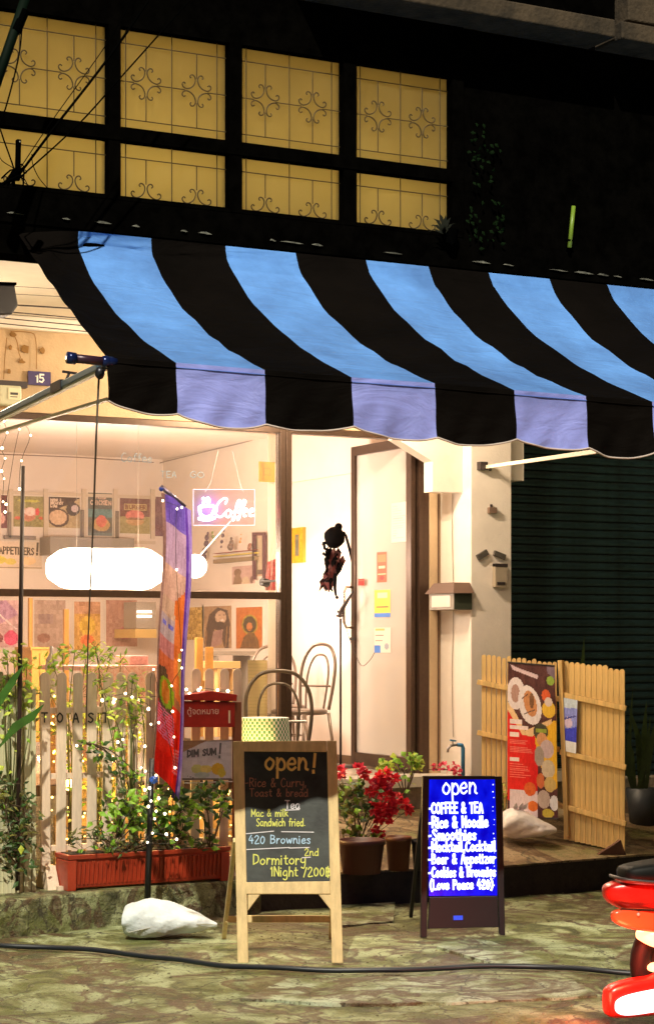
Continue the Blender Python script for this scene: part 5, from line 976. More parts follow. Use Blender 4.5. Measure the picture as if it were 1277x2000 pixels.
mb = MB(); mb.tube([o_(663, 1205), o_(668, 1190), o_(690, 1155)], [.014, .016, .007], 8); mb.tube([o_(660, 1194), o_(665, 1200), o_(671, 1196)], .009, 6); mb.tube([o_(658, 1203), o_(670, 1203)], .009, 6); build('clamp', mb, dk, st)
mb = MB(); mb.tube(smooth_path([tuple(o_(672, 1200)), tuple(o_(677, 1230)), tuple(o_(688, 1262)), tuple(o_(705, 1300)), tuple(o_(722, 1290)), tuple(o_(731, 1275))], 4), .0025, 5); build('cord', mb, dk, st)
# bentwood chairs
def chair(name, label, c, z0, ang, s=1.0, w=.40, hb=.46, mat=None, grp='bentwood chairs by the door'):
    t = thing(name, label, 'chair', (c[0], c[1], z0), grp); ct, sn = math.cos(ang), math.sin(ang)
    def P_(x, y, z): return Vector((c[0] + (x * ct - y * sn) * s, c[1] + (x * sn + y * ct) * s, z0 + z * s))
    def hoop(w_, h_, r, nm, y0, y1):
        pts = [P_(-w_ * .42, y0, .45), P_(-w_ / 2, y0 + (y1 - y0) * .4, .45 + h_ * .45), P_(-w_ * .46, y0 + (y1 - y0) * .75, .45 + h_ * .75), P_(-w_ * .28, y1, .45 + h_ * .95), P_(0, y1, .45 + h_), P_(w_ * .28, y1, .45 + h_ * .95), P_(w_ * .46, y0 + (y1 - y0) * .75, .45 + h_ * .75), P_(w_ / 2, y0 + (y1 - y0) * .4, .45 + h_ * .45), P_(w_ * .42, y0, .45)]
        mb = MB(); mb.tube(smooth_path([tuple(p) for p in pts], 5), r * s, 8); build(nm, mb, mat, t, smooth=True)
    hoop(w, hb, .012, 'back_hoop', .18, .26); hoop(w * .62, hb * .84, .008, 'inner_hoop', .18, .25)
    mb = MB(); mb.lathe(P_(0, 0, .43), [(0, .03 * s), (.18 * s, .03 * s), (.20 * s, .02 * s), (.20 * s, 0), (.18 * s, -.01 * s), (0, -.01 * s)], 24); build('seat', mb, mat, t, smooth=True)
    for x, y in ((-.15, -.15), (.15, -.15), (-.14, .16), (.14, .16)): mb = MB(); mb.tube([P_(x, y, .43), P_(x * 1.25, y * 1.3, 0)], [.013 * s, .009 * s], 8); build('leg', mb, mat, t, smooth=True)
    mb = MB(); mb.tube([P_(.165 * math.cos(a), .165 * math.sin(a), .22) for a in np.linspace(0, 2 * math.pi, 20)], .007 * s, 6); build('leg_ring', mb, mat, t, smooth=True)
    mb = MB(); mb.tube([P_(-w * .42, .2, .62), P_(w * .42, .2, .62)], .008 * s, 6); build('back_rail', mb, mat, t); return t
bw1 = M('bentwood_olive', (.10, .075, .05), .3, .2); bw2 = M('bentwood_grey', (.22, .16, .12), .3, .3)
c0 = PY(540, 1310, -.75); chair('bentwood_chair', 'dark bentwood chair with wide hoop back at the little checked table', (c0.x - .065, c0.y - .22), .42, -.35, 1.07, .40, .475, bw1)
c0 = PY(606, 1255, .45); chair('bentwood_chair', 'greyish bentwood chair seen side on inside the doorway', (c0.x - .14, c0.y - .10), .66, -1.12, 1.0, .30, .47, bw2)
c0 = PY(528, 1245, 1.6); chair('bentwood_chair', 'grey bentwood chair behind the glass corner, half hidden', (c0.x + .04, c0.y - .1), .66, -.2, .98, .36, .47, bw2)
# deck under the table
mb = MB(); a = PY(478, 1500, -1.0); mb.box(-.62, -1.05, .2, -.16, -.26, .42); struct('low_deck', mb, M('deck_cement', (.3, .22, .14), .8, noise=.3))
ct_ = thing('round_table', 'small round table in green checked cloth by the window corner', 'table', PY(516, 1447, -.95)); c0 = PY(516, 1402, -.95); ck1 = M('check_white', (.78, .76, .66), .7); ck2 = M('check_green', (.07, .24, .09), .7)
mb = MB(); nA, nZ = 64, 22
def clothp(i, j):
    an = 2 * math.pi * (i + .0) / nA; f = j / nZ; r = .155 + .02 * f + .014 * f * math.sin(an * 7); return c0 + Vector((math.cos(an) * r, math.sin(an) * r, -.42 * f))
for j in range(nZ):
    for i in range(nA):
        mb.mi = (i + j) % 2 if (i % 1 == 0) else 0; a, b, d_, e_ = clothp(i, j), clothp(i + 1, j), clothp(i + 1, j + 1), clothp(i, j + 1); mb.add([e_, d_, b, a], [(0, 1, 2, 3)])
mb.mi = 0; mb.add([clothp(i, 0) for i in range(nA)], [tuple(range(nA))]); build('tablecloth', mb, [ck1, ck2], ct_); mb = MB(); mb.tube([c0 - Vector((0, 0, .01)), (c0.x, c0.y, .42)], .03, 8); build('pedestal', mb, dk, ct_)  # top left plain white, its glare put into the cloth colour
t = thing('checked_curtain', 'pale yellow dotted cloth hanging behind the bentwood chair', 'cloth', PY(520, 1350, .3)); c = Cv(30, 60, (226, 205, 140)); 
for i in range(30):
    for j in range(60):
        if i % 3 == 0 and j % 3 == 0: c.a[j, i] = (150, 150, 70)
c.obj('cloth', quadY(.5, 484, 1290, 522, 1420), t)
# red mailbox and dim sum sign on the picket fence
rm = thing('red_mailbox', 'red house shaped letter box with Thai lettering fixed to the picket fence', 'mailbox', PY(410, 1400, YF - .1)); rY = YF - .1; fm = FY(rY)
redm = M('mailbox_red', (.34, .018, .01), .45, noise=.15, nscale=20)
mb = MB(); mb.poly(fm, [fm.px(*p) for p in ((356, 1421), (459, 1421), (459, 1372), (356, 1370))], .08, 0); build('box_body', mb, redm, rm, bevel=.004)
mb = MB(); mb.poly(fm, [fm.px(*p) for p in ((355, 1368), (461, 1370), (462, 1357), (412, 1350), (356, 1358))], .10, .012); build('box_lid', mb, redm, rm, bevel=.004)
mb = MB(); a = fm.px(446, 1413); b = fm.px(449, 1388); mb.rect(fm, a[0], a[1], b[0], b[1], .006, .006); build('lock_slot', mb, M('slot_pale', (.8, .7, .5), .4), rm)
for v0, v1, nm in ((1421, 1680, 'post'),):
    for u in (462, ): mb = MB(); mb.poly(fm, [fm.px(*p) for p in ((u - 2, 1700), (u + 12, 1700), (u + 12, 1372), (u - 2, 1372))], .03, -.02); build(nm, mb, M('post_red_brown', (.22, .07, .03), .6), rm)
def thai(txt, fr, x0, y0, wid, mat, par, n0=.006):
    cu = bpy.data.curves.new('thai', 'FONT'); cu.body = txt; cu.resolution_u = 3; ob = bpy.data.objects.new('thai', cu); COL.objects.link(ob); bpy.context.view_layer.update(); me = bpy.data.meshes.new_from_object(ob); bpy.data.objects.remove(ob)
    xs = [v.co.x for v in me.vertices]; s = wid / (max(xs) - min(xs)); mb = MB(); mb.add([fr.at(x0 + (v.co.x - min(xs)) * s, y0 + v.co.y * s, n0) for v in me.vertices], [tuple(p.vertices) for p in me.polygons]); return build('thai_lettering', mb, mat, par)
a = fm.px(365, 1396); b = fm.px(426, 1396); thai('\u0e15\u0e39\u0e49\u0e08\u0e14\u0e2b\u0e21\u0e32\u0e22', fm, a[0], a[1], b[0] - a[0], M('letter_pale', (.75, .55, .48), .6), rm)
ds = thing('dim_sum_sign', 'white board reading DIM SUM! with yellow dumplings under the red letter box', 'sign', PY(405, 1490, YF - .05)); fd = FY(YF - .06)
c = Cv(60, 46, (196, 190, 200)).poly([(0, 0), (.5, 0), (0, .3)], (150, 120, 90)).ell(.3, .72, .12, .12, (190, 190, 120)).ell(.48, .72, .12, .1, (215, 195, 110)).ell(.72, .72, .13, .15, (205, 165, 40)).ell(.8, .82, .08, .12, (200, 180, 60)).ell(.4, .88, .15, .08, (170, 180, 180)).line(.1, .9, .3, .98, .01, (90, 90, 90)).rect(0, .95, 1, 1, (110, 96, 84)).noise(14, 10)
c.obj('sign_face', [fd.at(*fd.px(u, v)) for u, v in ((356, 1447), (452, 1447), (356, 1524), (452, 1524))], ds); mb = MB(); x0, y0 = fd.px(354, 1526); x1, y1 = fd.px(454, 1445); mb.rect(fd, x0, y0, x1, y1, .01, -.001); build('sign_board', mb, mount_m, ds)
mb = MB()
mb = MB(); a, y = fd.px(365, 1479); b, _ = fd.px(421, 1470); letter(mb, fd, 'DIM SUM', a, y, b, .036, .010, .002, .15, False, .05); a, y = fd.px(424, 1480); b, _ = fd.px(434, 1480); letter(mb, fd, '!', a, y, b, .08, .012, .002, .1); build('sign_lettering', mb, M('print_grey', (.08, .08, .09), .7), ds)
mb = MB(); x0, y0 = fd.px(360, 1531); x1, y1 = fd.px(453, 1526); mb.rect(fd, x0, y0, x1, y1, .02, .012); build('sign_ledge', mb, M('ledge_grey', (.5, .5, .55), .5), ds)
# twisted banner stand
bn = thing('roll_banner', 'narrow slanting banner with red foot and violet edge in front of the window', 'banner', PY(330, 1500, -1.75)); fY = FY(-1.75); bpt = lambda u, v: fY.at(*fY.px(u, v))
c = Cv(26, 190, (150, 110, 130)); Yc_ = c.Y
for y, col in ((0, (110, 90, 200)), (.1, (180, 155, 200)), (.25, (205, 170, 165)), (.36, (200, 172, 160)), (.42, (180, 165, 185)), (.50, (195, 130, 140)), (.56, (200, 105, 70)), (.66, (170, 110, 80)), (.72, (205, 50, 30)), (.8, (215, 30, 16)), (.9, (210, 24, 10))): c.rect(0, y, 1, 1.01, col)
c.poly([(0, .62), (.35, .6), (.55, .68), (.5, .76), (.3, .78), (0, .72)], (96, 74, 60)).ell(.36, .69, .22, .055, (130, 160, 40)).ell(.34, .69, .12, .042, (196, 120, 50)); c.poly([(.55, .35), (.8, .3), (.8, .7), (.6, .68)], (220, 120, 60)).poly([(.7, .52), (.85, .5), (.85, .68), (.72, .66)], (200, 170, 90))
for i in range(9): c.line(.1, .75 + i * .012, .55, .765 + i * .012, .05, (205, 110, 160)); c.line(.6, .87 + i * .011, .8, .856 + i * .011, .04, (215, 110, 130)) if i < 8 else None
c.rect(.16, .44, .3, .46, (110, 110, 220)); c.rect(.4, .44, .55, .46, (110, 110, 220)); c.rect(.80, 0, 1, 1, (96, 60, 180)); c.rect(.90, .0, 1, 1, (150, 130, 225)); c.rect(0, .0, .06, 1, (140, 110, 110)); c.noise(26, 22)
cor = [bpt(315, 962), bpt(364, 998), bpt(297, 1500), bpt(345, 1562)]
cor[1] = cor[1] + Vector((0, -.05, 0)); cor[3] = cor[3] + Vector((0, -.05, 0))
def bw_(x, y): return (np.sin(x * 7 + y * 4) * .012 + np.sin(y * 9) * .012 + .02 * np.sin(x * 3.14) * (1 - y)) * np.array([.35, -1, 0]) + (np.sin(y * 3.14) * .010) * np.array([1., 0, 0])
bm2 = print_mat('banner_vinyl', 0); n = bm2.node_tree; n.nodes['Principled BSDF'].inputs['Roughness'].default_value = .3
tr = n.nodes.new('ShaderNodeBsdfTranslucent'); mx = n.nodes.new('ShaderNodeMixShader'); mx.inputs[0].default_value = .5; n.links.new(n.nodes['Attribute'].outputs[0], tr.inputs[0])
n.links.new(n.nodes['Principled BSDF'].outputs[0], mx.inputs[1]); n.links.new(tr.outputs[0], mx.inputs[2]); n.links.new(mx.outputs[0], n.nodes['Material Output'].inputs[0])
c.obj('banner_sheet', cor, bn, bm2, warp=bw_)
mb = MB(); mb.tube([bpt(314, 950), bpt(361, 990)], .013, 10); build('top_bar', mb, M('bar_silver', (.12, .1, .16), .3, .6), bn, smooth=True); mb = MB(); mb.sphere(bpt(361, 997), .02, 12); mb.sphere(bpt(315, 955), .015, 10); build('bar_end', mb, M('end_blue', (.02, .05, .4), .3), bn, smooth=True)
mb = MB(); mb.tube([bpt(357, 1000) + Vector((0, .03, 0)), bpt(352, 1280) + Vector((0, .03, 0)), bpt(343, 1560) + Vector((0, .03, 0))], .008, 8); build('side_pole', mb, M('pole_violet', (.08, .04, .25), .3), bn, smooth=True)
# black posts
t = thing('black_pole', 'thin dark upright pole rising left above the pickets', 'pole', PY(38, 1700, -1.7)); mb = MB(); mb.tube([PY(45, 910, -1.7), PY(39, 1300, -1.7), PY(34, 1740, -1.7)], [.011, .013, .013], 10); build('pole_shaft', mb, M('pole_dark', (.03, .015, .012), .5), t, smooth=True)
t = thing('lamp_post', 'short black post wrapped in fairy lights beside the planter', 'post', PZ(288, 1758, .02)); mb = MB(); mb.tube([PY(297, 1482, -1.95), PY(292, 1620, -1.95), PY(288, 1762, -1.95)], [.014, .016, .018], 10); build('post_shaft', mb, bk, t, smooth=True)
mb = MB(); mb.sphere(PY(300, 1524, -1.98), .022, 10, lump=.2); mb.tube([PY(296, 1528, -1.98), PY(306, 1518, -1.98)], .012, 8); build('blue_knob', mb, M('knob_blue', (.02, .08, .4), .3), t)
# ================================================================ PLANTER AND PLANTS
pl = thing('ribbed_planter', 'long terracotta red ribbed plastic planter on the kerb', 'planter', PZ(280, 1735, .2)); yA = -1.78
terra = M('planter_red', (.33, .035, .012), .42, noise=.18, nscale=9)
xa = PY(128, 1700, yA).x; xb_ = PY(447, 1700, yA).x; zb_, zt2 = .215, .385; dpt = .17
A0 = Vector((PZ(136, 1742, .2).x, PZ(136, 1742, .2).y, 0)); B0 = Vector((PZ(447, 1722, .2).x, PZ(447, 1722, .2).y + .02, 0)); U_ = (B0 - A0).normalized(); Nn = Vector((-U_.y, U_.x, 0)); Lp = (B0 - A0).length
def PL(x, y, z): return A0 + U_ * x + Nn * y + Vector((0, 0, z))
def ringp(m, z, g0, h=None): return [PL(-g0, -g0, z), PL(Lp + g0, -g0, z), PL(Lp + g0, dpt + g0, z), PL(-g0, dpt + g0, z)]
mb = MB(); mb.hexa(ringp(0, .212, -.018), ringp(0, .375, 0)); build('planter_body', mb, terra, pl, bevel=.006)
mb = MB(); mb.hexa(ringp(0, .375, .012), ringp(0, .402, .016)); build('planter_rim', mb, terra, pl, bevel=.004)
mb = MB(); mb.hexa(ringp(0, .401, -.01), ringp(0, .406, -.012)); build('soil', mb, M('soil', (.03, .018, .01), .95, bump=.8), pl)
nr = 34
for i in range(nr):
    x = .06 + (Lp - .12) * i / (nr - 1); mb = MB(); mb.beam(PL(x, .012, .235), PL(x, -.004, .36), .011, .012); r_ = build('rib', mb, terra, pl)
for x in (.01, Lp - .02): mb = MB(); mb.hexa([PL(x - .02, -.0, .2), PL(x + .03, -.0, .2), PL(x + .03, dpt, .2), PL(x - .02, dpt, .2)], [PL(x - .025, -.012, .372), PL(x + .03, -.012, .372), PL(x + .03, dpt, .372), PL(x - .025, dpt, .372)]); build('end_foot', mb, terra, pl, bevel=.004)
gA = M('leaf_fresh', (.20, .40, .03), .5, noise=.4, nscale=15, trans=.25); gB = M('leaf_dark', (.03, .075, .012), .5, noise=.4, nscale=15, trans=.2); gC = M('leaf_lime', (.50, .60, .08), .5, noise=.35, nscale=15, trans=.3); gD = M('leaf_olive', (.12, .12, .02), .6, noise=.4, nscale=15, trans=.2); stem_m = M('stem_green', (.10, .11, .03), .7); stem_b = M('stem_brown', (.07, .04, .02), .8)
def plant(name, label, base, tips, Y, leafspec, mats, stemmat=stem_m, cat='plant', pot=None, wind=.05, grp=None):
    """base (u,v); tips list of (u,v); leafspec (n per tip, length, width)"""
    b = PY(base[0], base[1], Y); t = thing(name, label, cat, b, grp); mbs = MB(); mbl = MB(); n_, L, w_ = leafspec
    for (u, v, sp) in tips:
        e = PY(u, v, Y) + Vector((random.uniform(-.03, .03), random.uniform(-wind, wind), 0)); m_ = b.lerp(e, .5) + Vector((random.uniform(-.05, .05), random.uniform(-.04, .04), (e - b).length * .12))
        pth = smooth_path([tuple(b), tuple(m_), tuple(e)], 6); mbs.tube(pth, [.005 - .003 * i / len(pth) for i in range(len(pth))], 5)
        for k in range(n_):
            s = random.random() ** .7; i = min(int(s * (len(pth) - 1)), len(pth) - 2); c0 = Vector(pth[i]) if random.random() < .3 else e
            off = Vector((random.gauss(0, 1), random.gauss(0, 1), random.gauss(0, 1))) * sp * .0030 * .5
            mbl.mi = random.randrange(len(mats)); d = Vector((random.uniform(-1, 1), random.uniform(-1, .6), random.uniform(-.7, .6))); l_ = L * random.uniform(.6, 1.3)
            p0 = c0 + off; mbl.leaf(p0, d, (random.uniform(-.5, .5), -1, random.uniform(.2, 1.2)), l_, w_ * l_ / L, random.uniform(0, .3)); mbs.tube([p0, c0 + off * .3], .0014, 3, False)
    build('stems', mbs, stemmat, t); build('foliage', mbl, mats, t); return t
plant('climbing_vine', 'lime green vine leaves spilling over the left end of the fence', (20, 1600), [(8, 1275, 22), (30, 1285, 24), (60, 1300, 26), (20, 1330, 24), (50, 1350, 26), (70, 1390, 24), (10, 1365, 20)], -1.66, (18, .05, .026), [gC, gA, gC])
plant('potted_plant', 'fresh green plant in the window light above the third picket', (140, 1640), [(125, 1268, 20), (145, 1272, 26), (160, 1285, 20), (110, 1300, 18)], -1.35, (26, .05, .022), [gC, gA], wind=.03)
plant('potted_plant', 'feathery lime sprigs rising between the middle pickets', (190, 1640), [(180, 1262, 16), (196, 1285, 22), (205, 1310, 22), (185, 1320, 20), (215, 1275, 14), (235, 1290, 14)], -1.4, (20, .045, .013), [gC, gA], wind=.03)
plant('climbing_vine', 'bright green leaves hanging in front of the S and T pickets', (260, 1640), [(190, 1330, 22), (200, 1350, 20), (240, 1330, 24), (265, 1320, 24), (280, 1350, 24), (250, 1370, 24), (270, 1400, 20), (250, 1400, 18)], -1.60, (12, .055, .022), [gA, gC])
plant('trailing_branch', 'dark green leafy branch crossing the pickets from the S downward', (160, 1450), [(180, 1468, 14), (205, 1472, 14), (232, 1490, 16), (248, 1510, 16), (262, 1515, 12)], -1.64, (9, .055, .028), [gA, gB], stem_b, wind=.01)
plant('planter_shrub', 'green leafy shrub growing from the left of the planter', (215, 1665), [(200, 1575, 24), (225, 1565, 28), (250, 1580, 30), (240, 1610, 26), (270, 1560, 24), (280, 1600, 24)], -1.68, (20, .065, .034), [gA, gB, gA], stem_b)
plant('planter_shrub', 'dense green shrub in the planter under the red banner', (330, 1665), [(310, 1555, 26), (335, 1545, 30), (350, 1580, 32), (330, 1610, 32), (360, 1610, 26), (375, 1570, 20), (310, 1600, 24)], -1.70, (26, .06, .032), [gA, gB], stem_b)
plant('planter_shrub', 'dark leafy shrub under the dim sum sign', (410, 1665), [(400, 1550, 24), (425, 1545, 24), (440, 1560, 20), (400, 1590, 20), (380, 1550, 16)], -1.68, (20, .055, .03), [gB, gB, gA], stem_b)
plant('planter_herbs', 'dark stringy seedlings along the planter soil', (240, 1668), [(150, 1640, 22), (180, 1630, 24), (210, 1640, 22), (250, 1640, 24), (290, 1640, 20), (350, 1645, 20), (395, 1650, 16)], -1.71, (22, .05, .014), [gB, gD], stem_b)
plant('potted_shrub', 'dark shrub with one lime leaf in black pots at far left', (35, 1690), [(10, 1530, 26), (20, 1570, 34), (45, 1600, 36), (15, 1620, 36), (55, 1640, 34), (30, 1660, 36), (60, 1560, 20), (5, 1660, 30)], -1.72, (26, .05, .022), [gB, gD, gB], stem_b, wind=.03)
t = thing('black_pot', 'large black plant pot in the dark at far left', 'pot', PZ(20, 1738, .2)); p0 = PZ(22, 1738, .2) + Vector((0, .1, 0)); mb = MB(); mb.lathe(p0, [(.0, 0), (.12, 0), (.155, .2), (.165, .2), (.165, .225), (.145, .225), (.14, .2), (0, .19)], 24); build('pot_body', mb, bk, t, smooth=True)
t = thing('lime_leaf', 'single bright lime leaf hanging against the dark pots', 'leaf', PY(41, 1660, -1.85)); mb = MB(); mb.leaf(PY(41, 1651, -1.85), (0, -.1, -1), (0, -1, 0), .055, .038, .05); build('leaf_blade', mb, gC, t)
for lab, pts, ws in (('pointed green blade leaf, upper of two at the left edge', [(-20, 1400), (0, 1368), (25, 1330), (46, 1300)], [.03, .045, .04, .003]), ('dark pointed blade leaf crossing the pickets, lower of two at the left edge', [(-30, 1490), (5, 1452), (30, 1420), (62, 1400), (86, 1376)], [.008, .014, .05, .045, .003])):
    t = thing('blade_leaf', lab, 'leaf', PY(pts[0][0], pts[0][1], -2.0)); mb = MB(); mb.blade([PY(*p, -2.0) for p in pts], ws, (-.72, 0, .7)); build('leaf_blade', mb, M('blade_green', (.04, .13, .02), .4, noise=.3), t)
# yellow lit greenery and clutter behind the pickets
plant('backlit_plants', 'tangle of yellow lit plants glowing through the picket gaps', (200, 1600), [(90, 1350, 30), (100, 1420, 40), (130, 1380, 36), (160, 1360, 36), (135, 1460, 40), (165, 1440, 40), (190, 1400, 36), (220, 1420, 40), (250, 1450, 40), (280, 1440, 40), (160, 1540, 40), (220, 1530, 40), (280, 1530, 36), (250, 1360, 30)], -.9, (30, .05, .022), [gC, M('leaf_lit_gold', (.5, .38, .05), .6, trans=.3), gD])  # yellow light on the plants is put into the gold leaf colour
tw = M('terrace_clutter', (.5, .3, .12), .7, noise=.4, nscale=10)
t = thing('wooden_crate', 'orange wooden crates stacked on the terrace behind the fence', 'crate', (-1.4, -.7, .2))
for x, z, w_, h_ in ((-1.9, .2, .35, .34), (-1.45, .2, .4, .45), (-.98, .2, .34, .4), (-1.8, .55, .3, .3)):
    for k in range(4): mb = MB(); mb.box(x, -.72, z + k * h_ / 4 + .01, x + w_, -.70, z + (k + 1) * h_ / 4 - .01); build('crate_slat', mb, tw, t)
    for xx in (x, x + w_ - .03): mb = MB(); mb.box(xx, -.735, z, xx + .03, -.7201, z + h_); build('crate_post', mb, tw, t)
# flowers
redf = M('petal_red', (.80, .03, .05), .5, noise=.25, nscale=20, trans=.2); pinkf = M('petal_pink', (.85, .09, .16), .5, noise=.2, nscale=20, trans=.2)
def flower_plant(label, base, Y, gtips, fl, potspec, stems=None):
    t = plant('flowering_plant', label, base, gtips, Y, (15, .05, .046), [gA, gB, gD], stem_b, pot=None)
    for (u, v, r, m_) in fl:
        c0 = PY(u, v, Y - .04); mb = MB()
        for k in range(20): d = Vector((random.gauss(0, 1), random.gauss(-.6, .7), random.gauss(.2, 1))).normalized(); mb.leaf(c0 + d * r * .0009, d, (R() - .5, R() - .5, R()), r * .0058, r * .0048, .1)
        build('blossom', mb, m_, t)
        mb = MB(); mb.tube([c0, PY(base[0], base[1], Y).lerp(c0, .3)], .002, 4); build('flower_stalk', mb, stem_b, t)
    return t
rnd = random.Random(2)
fls = [(700, 1502, 8, pinkf), (712, 1512, 8, redf), (664, 1508, 9, pinkf), (740, 1520, 9, redf), (752, 1512, 8, redf), (768, 1522, 8, redf), (745, 1540, 9, redf), (736, 1552, 9, redf), (760, 1556, 9, redf), (775, 1560, 8, redf), (788, 1572, 8, redf), (797, 1582, 7, redf), (730, 1578, 9, redf), (746, 1584, 10, redf), (762, 1580, 9, redf), (742, 1598, 9, redf), (755, 1600, 8, redf), (732, 1620, 6, redf), (744, 1628, 6, redf), (756, 1534, 7, pinkf), (722, 1548, 7, redf), (728, 1530, 7, pinkf)]
fp1 = flower_plant('red flowering plant with round leaves in the wide dark pot by the easel', (700, 1655), -1.38, [(668, 1530, 18), (690, 1528, 22), (705, 1545, 26), (680, 1555, 24), (670, 1580, 24), (700, 1570, 26), (715, 1590, 22), (675, 1610, 20), (690, 1635, 22), (720, 1640, 16)], fls, None)
potm = M('pot_dark_red', (.06, .010, .008), .5); potb = M('pot_brown', (.11, .03, .012), .5)
def pot(label, u, v0, v1, wpx, z, mat, parent_label=None):
    b = PZ(u, v1, z); sc_ = (b - CAM).dot(Vector((sa, ca, 0))) / FPX; h = (v1 - v0) * sc_; w = wpx * sc_ / 2
    t = thing('flower_pot', label, 'pot', b); mb = MB(); mb.lathe(b, [(0, .0), (w * .78, 0), (w * .95, h * .85), (w, h * .85), (w, h), (w * .9, h), (w * .88, h * .9), (0, h * .88)], 26); build('pot_body', mb, mat, t, smooth=True)
pot('wide dark maroon flower pot right behind the easel leg', 706, 1640, 1706, 94, .2, potm); pot('brown flower pot between the wide pot and the blue board', 778, 1634, 1700, 52, .2, potb); pot('small dark pot tucked behind the blue board leg', 822, 1640, 1700, 38, .2, bk)
plant('door_plant', 'light green round leafed plant at the foot of the open door', (790, 1560), [(755, 1492, 10), (775, 1486, 14), (792, 1482, 14), (805, 1486, 12), (818, 1496, 8), (745, 1497, 8)], -.45, (12, .05, .042), [gC, gA], stem_b, wind=.02)
t = thing('pink_flowers', 'small pink red blossoms showing over the top of the blue board', 'plant', PY(868, 1505, -.6))
for (u, v) in ((858, 1500), (866, 1496), (872, 1503), (889, 1494), (893, 1504), (884, 1508), (843, 1498), (896, 1510)):
    c0 = PY(u, v, -.6); mb = MB()
    for k in range(8): d = Vector((random.gauss(0, 1), random.gauss(-.6, .7), random.gauss(.2, 1))).normalized(); mb.leaf(c0 + d * .006, d, (R() - .5, R() - .5, R()), .034, .026, .1)
    build('blossom', mb, pinkf, t)
mb = MB(); mb.tube(smooth_path([tuple(PY(820, 1503, -.55)), tuple(PY(850, 1504, -.6)), tuple(PY(890, 1508, -.6)), tuple(PY(900, 1540, -.6))], 5), .003, 5); build('stems', mb, stem_b, t)
# plants before the shutter at right
gs = M('sansevieria', (.035, .06, .01), .5, noise=.4, nscale=12); t = thing('snake_plant', 'tall single green snake plant blade rising behind the pine fence', 'plant', PY(1138, 1420, -.35)); mb = MB(); mb.blade([PY(1136, 1520, -.35), PY(1136, 1320, -.35), PY(1141, 1243, -.35)], [.04, .05, .003], (1, 0, 0)); build('leaf_blade', mb, gs, t)
t = thing('snake_plant', 'clump of dark long leaves in front of the shutter at the right edge', 'plant', PY(1255, 1540, -.9))
for i, p_ in enumerate(([(1250, 1540), (1246, 1440), (1228, 1380)], [(1256, 1540), (1258, 1430), (1262, 1370)], [(1262, 1540), (1272, 1450), (1285, 1390)], [(1240, 1540), (1232, 1470), (1222, 1430)], [(1246, 1540), (1262, 1480), (1270, 1400)], [(1235, 1540), (1225, 1500), (1236, 1340)])):
    mb = MB(); mb.blade([PY(*q, -.9 - .03 * i) for q in p_], [.03, .05, .004], (1, 0, .1)); build('leaf_blade', mb, gs, t)
mb = MB(); q = PY(1255, 1540, -.9); mb.lathe((q.x, q.y, .30), [(0, 0), (.09, 0), (.12, q.z - .3), (.1, q.z - .3), (0, q.z - .33)], 20); build('pot_body', mb, M('pot_grey', (.03, .035, .04), .5), t, smooth=True)
plant('small_weed', 'thin yellow weed at the foot of the left pine leaf', (985, 1600), [(980, 1530, 8), (988, 1545, 8), (972, 1540, 6)], -1.0, (9, .03, .01), [gC], wind=.01)
# ================================================================ FAIRY LIGHTS
fm_ = M('fairy_glow', (1, .9, .6), .5, emit=9, ecol=(1, .84, .5)); fy_ = M('fairy_yellow', (1, .8, .3), .5, emit=5, ecol=(1, .66, .16))
def fairy(label, pts, Y, r=.0055, mat=fm_, wire=True):
    t = thing('fairy_lights', label, 'string light', PY(pts[0][0], pts[0][1], Y)); P_ = [PY(u, v, Y + random.uniform(-.02, .02)) for u, v in pts]
    mb = MB(); mb.sphere((0, 0, 0), 1, 8); proto = None
    for p in P_:
        rr = r * random.uniform(.7, 1.25)
        if proto is None: mb = MB(); mb.sphere(p, r, 8); proto = build('bulb', mb, mat, t, at=p)
        else: c_ = proto.copy(); COL.objects.link(c_); c_.location = p - ROOT[t]; c_.scale = (rr / r,) * 3
    if wire: mb = MB(); mb.tube(smooth_path([tuple(p + Vector((0, .006, 0))) for p in P_], 3), .0016, 4); build('wire', mb, M('wire_dark', (.03, .03, .02), .6), t)
fairy('fairy lights wound round the black post beside the planter', [(283, 1458), (276, 1500), (284, 1507), (305, 1515), (292, 1540), (283, 1543), (295, 1565), (290, 1576), (305, 1585), (322, 1590), (302, 1600), (325, 1630), (298, 1628), (288, 1646), (345, 1640), (310, 1560)], -2.0, .0078)
fairy('fairy lights strung down the violet edge of the banner', [(318, 978), (355, 991), (346, 994), (345, 1113), (355, 1270), (350, 1290), (355, 1305), (335, 1340), (337, 1390), (340, 1440), (342, 1500), (300, 1308), (295, 1415), (310, 1412)], -1.82, .0065)
fairy('pale fairy lights hanging down the far left edge', [(8, 822), (14, 845), (4, 875), (10, 895), (3, 920), (8, 935), (6, 980), (12, 985), (10, 1000), (38, 838), (60, 850), (42, 900), (38, 955)], -1.7, .0065)
fairy('fairy lights along the picket rail by the red letter box', [(364, 1347), (370, 1355), (388, 1348), (392, 1344), (425, 1348), (445, 1350), (225, 1367), (222, 1372), (200, 1368), (245, 1355), (258, 1362), (272, 1368), (290, 1385), (240, 1445), (230, 1450), (150, 1457)], -1.62, .0085)
rnd = random.Random(11); fairy('warm yellow fairy lights scattered among plants behind the pickets', [(rnd.choice([104, 133, 163, 192, 220, 247, 275]) + rnd.uniform(-3, 3), rnd.uniform(1360, 1640)) for i in range(46)], -.95, .007, fy_, False)
fairy('warm fairy lights shining through the gaps below the dim sum sign', [(rnd.choice([364, 392, 420, 448, 300, 332]) + rnd.uniform(-3, 3), rnd.uniform(1540, 1650)) for i in range(20)], -1.1, .007, fy_, False)
fl_ = thing('added_terrace_glow', 'added warm globes among the plants for glow through the fence gaps', 'lamp', (-1.3, -1.15, .2));  # globes added to send a warm glow through the picket gaps
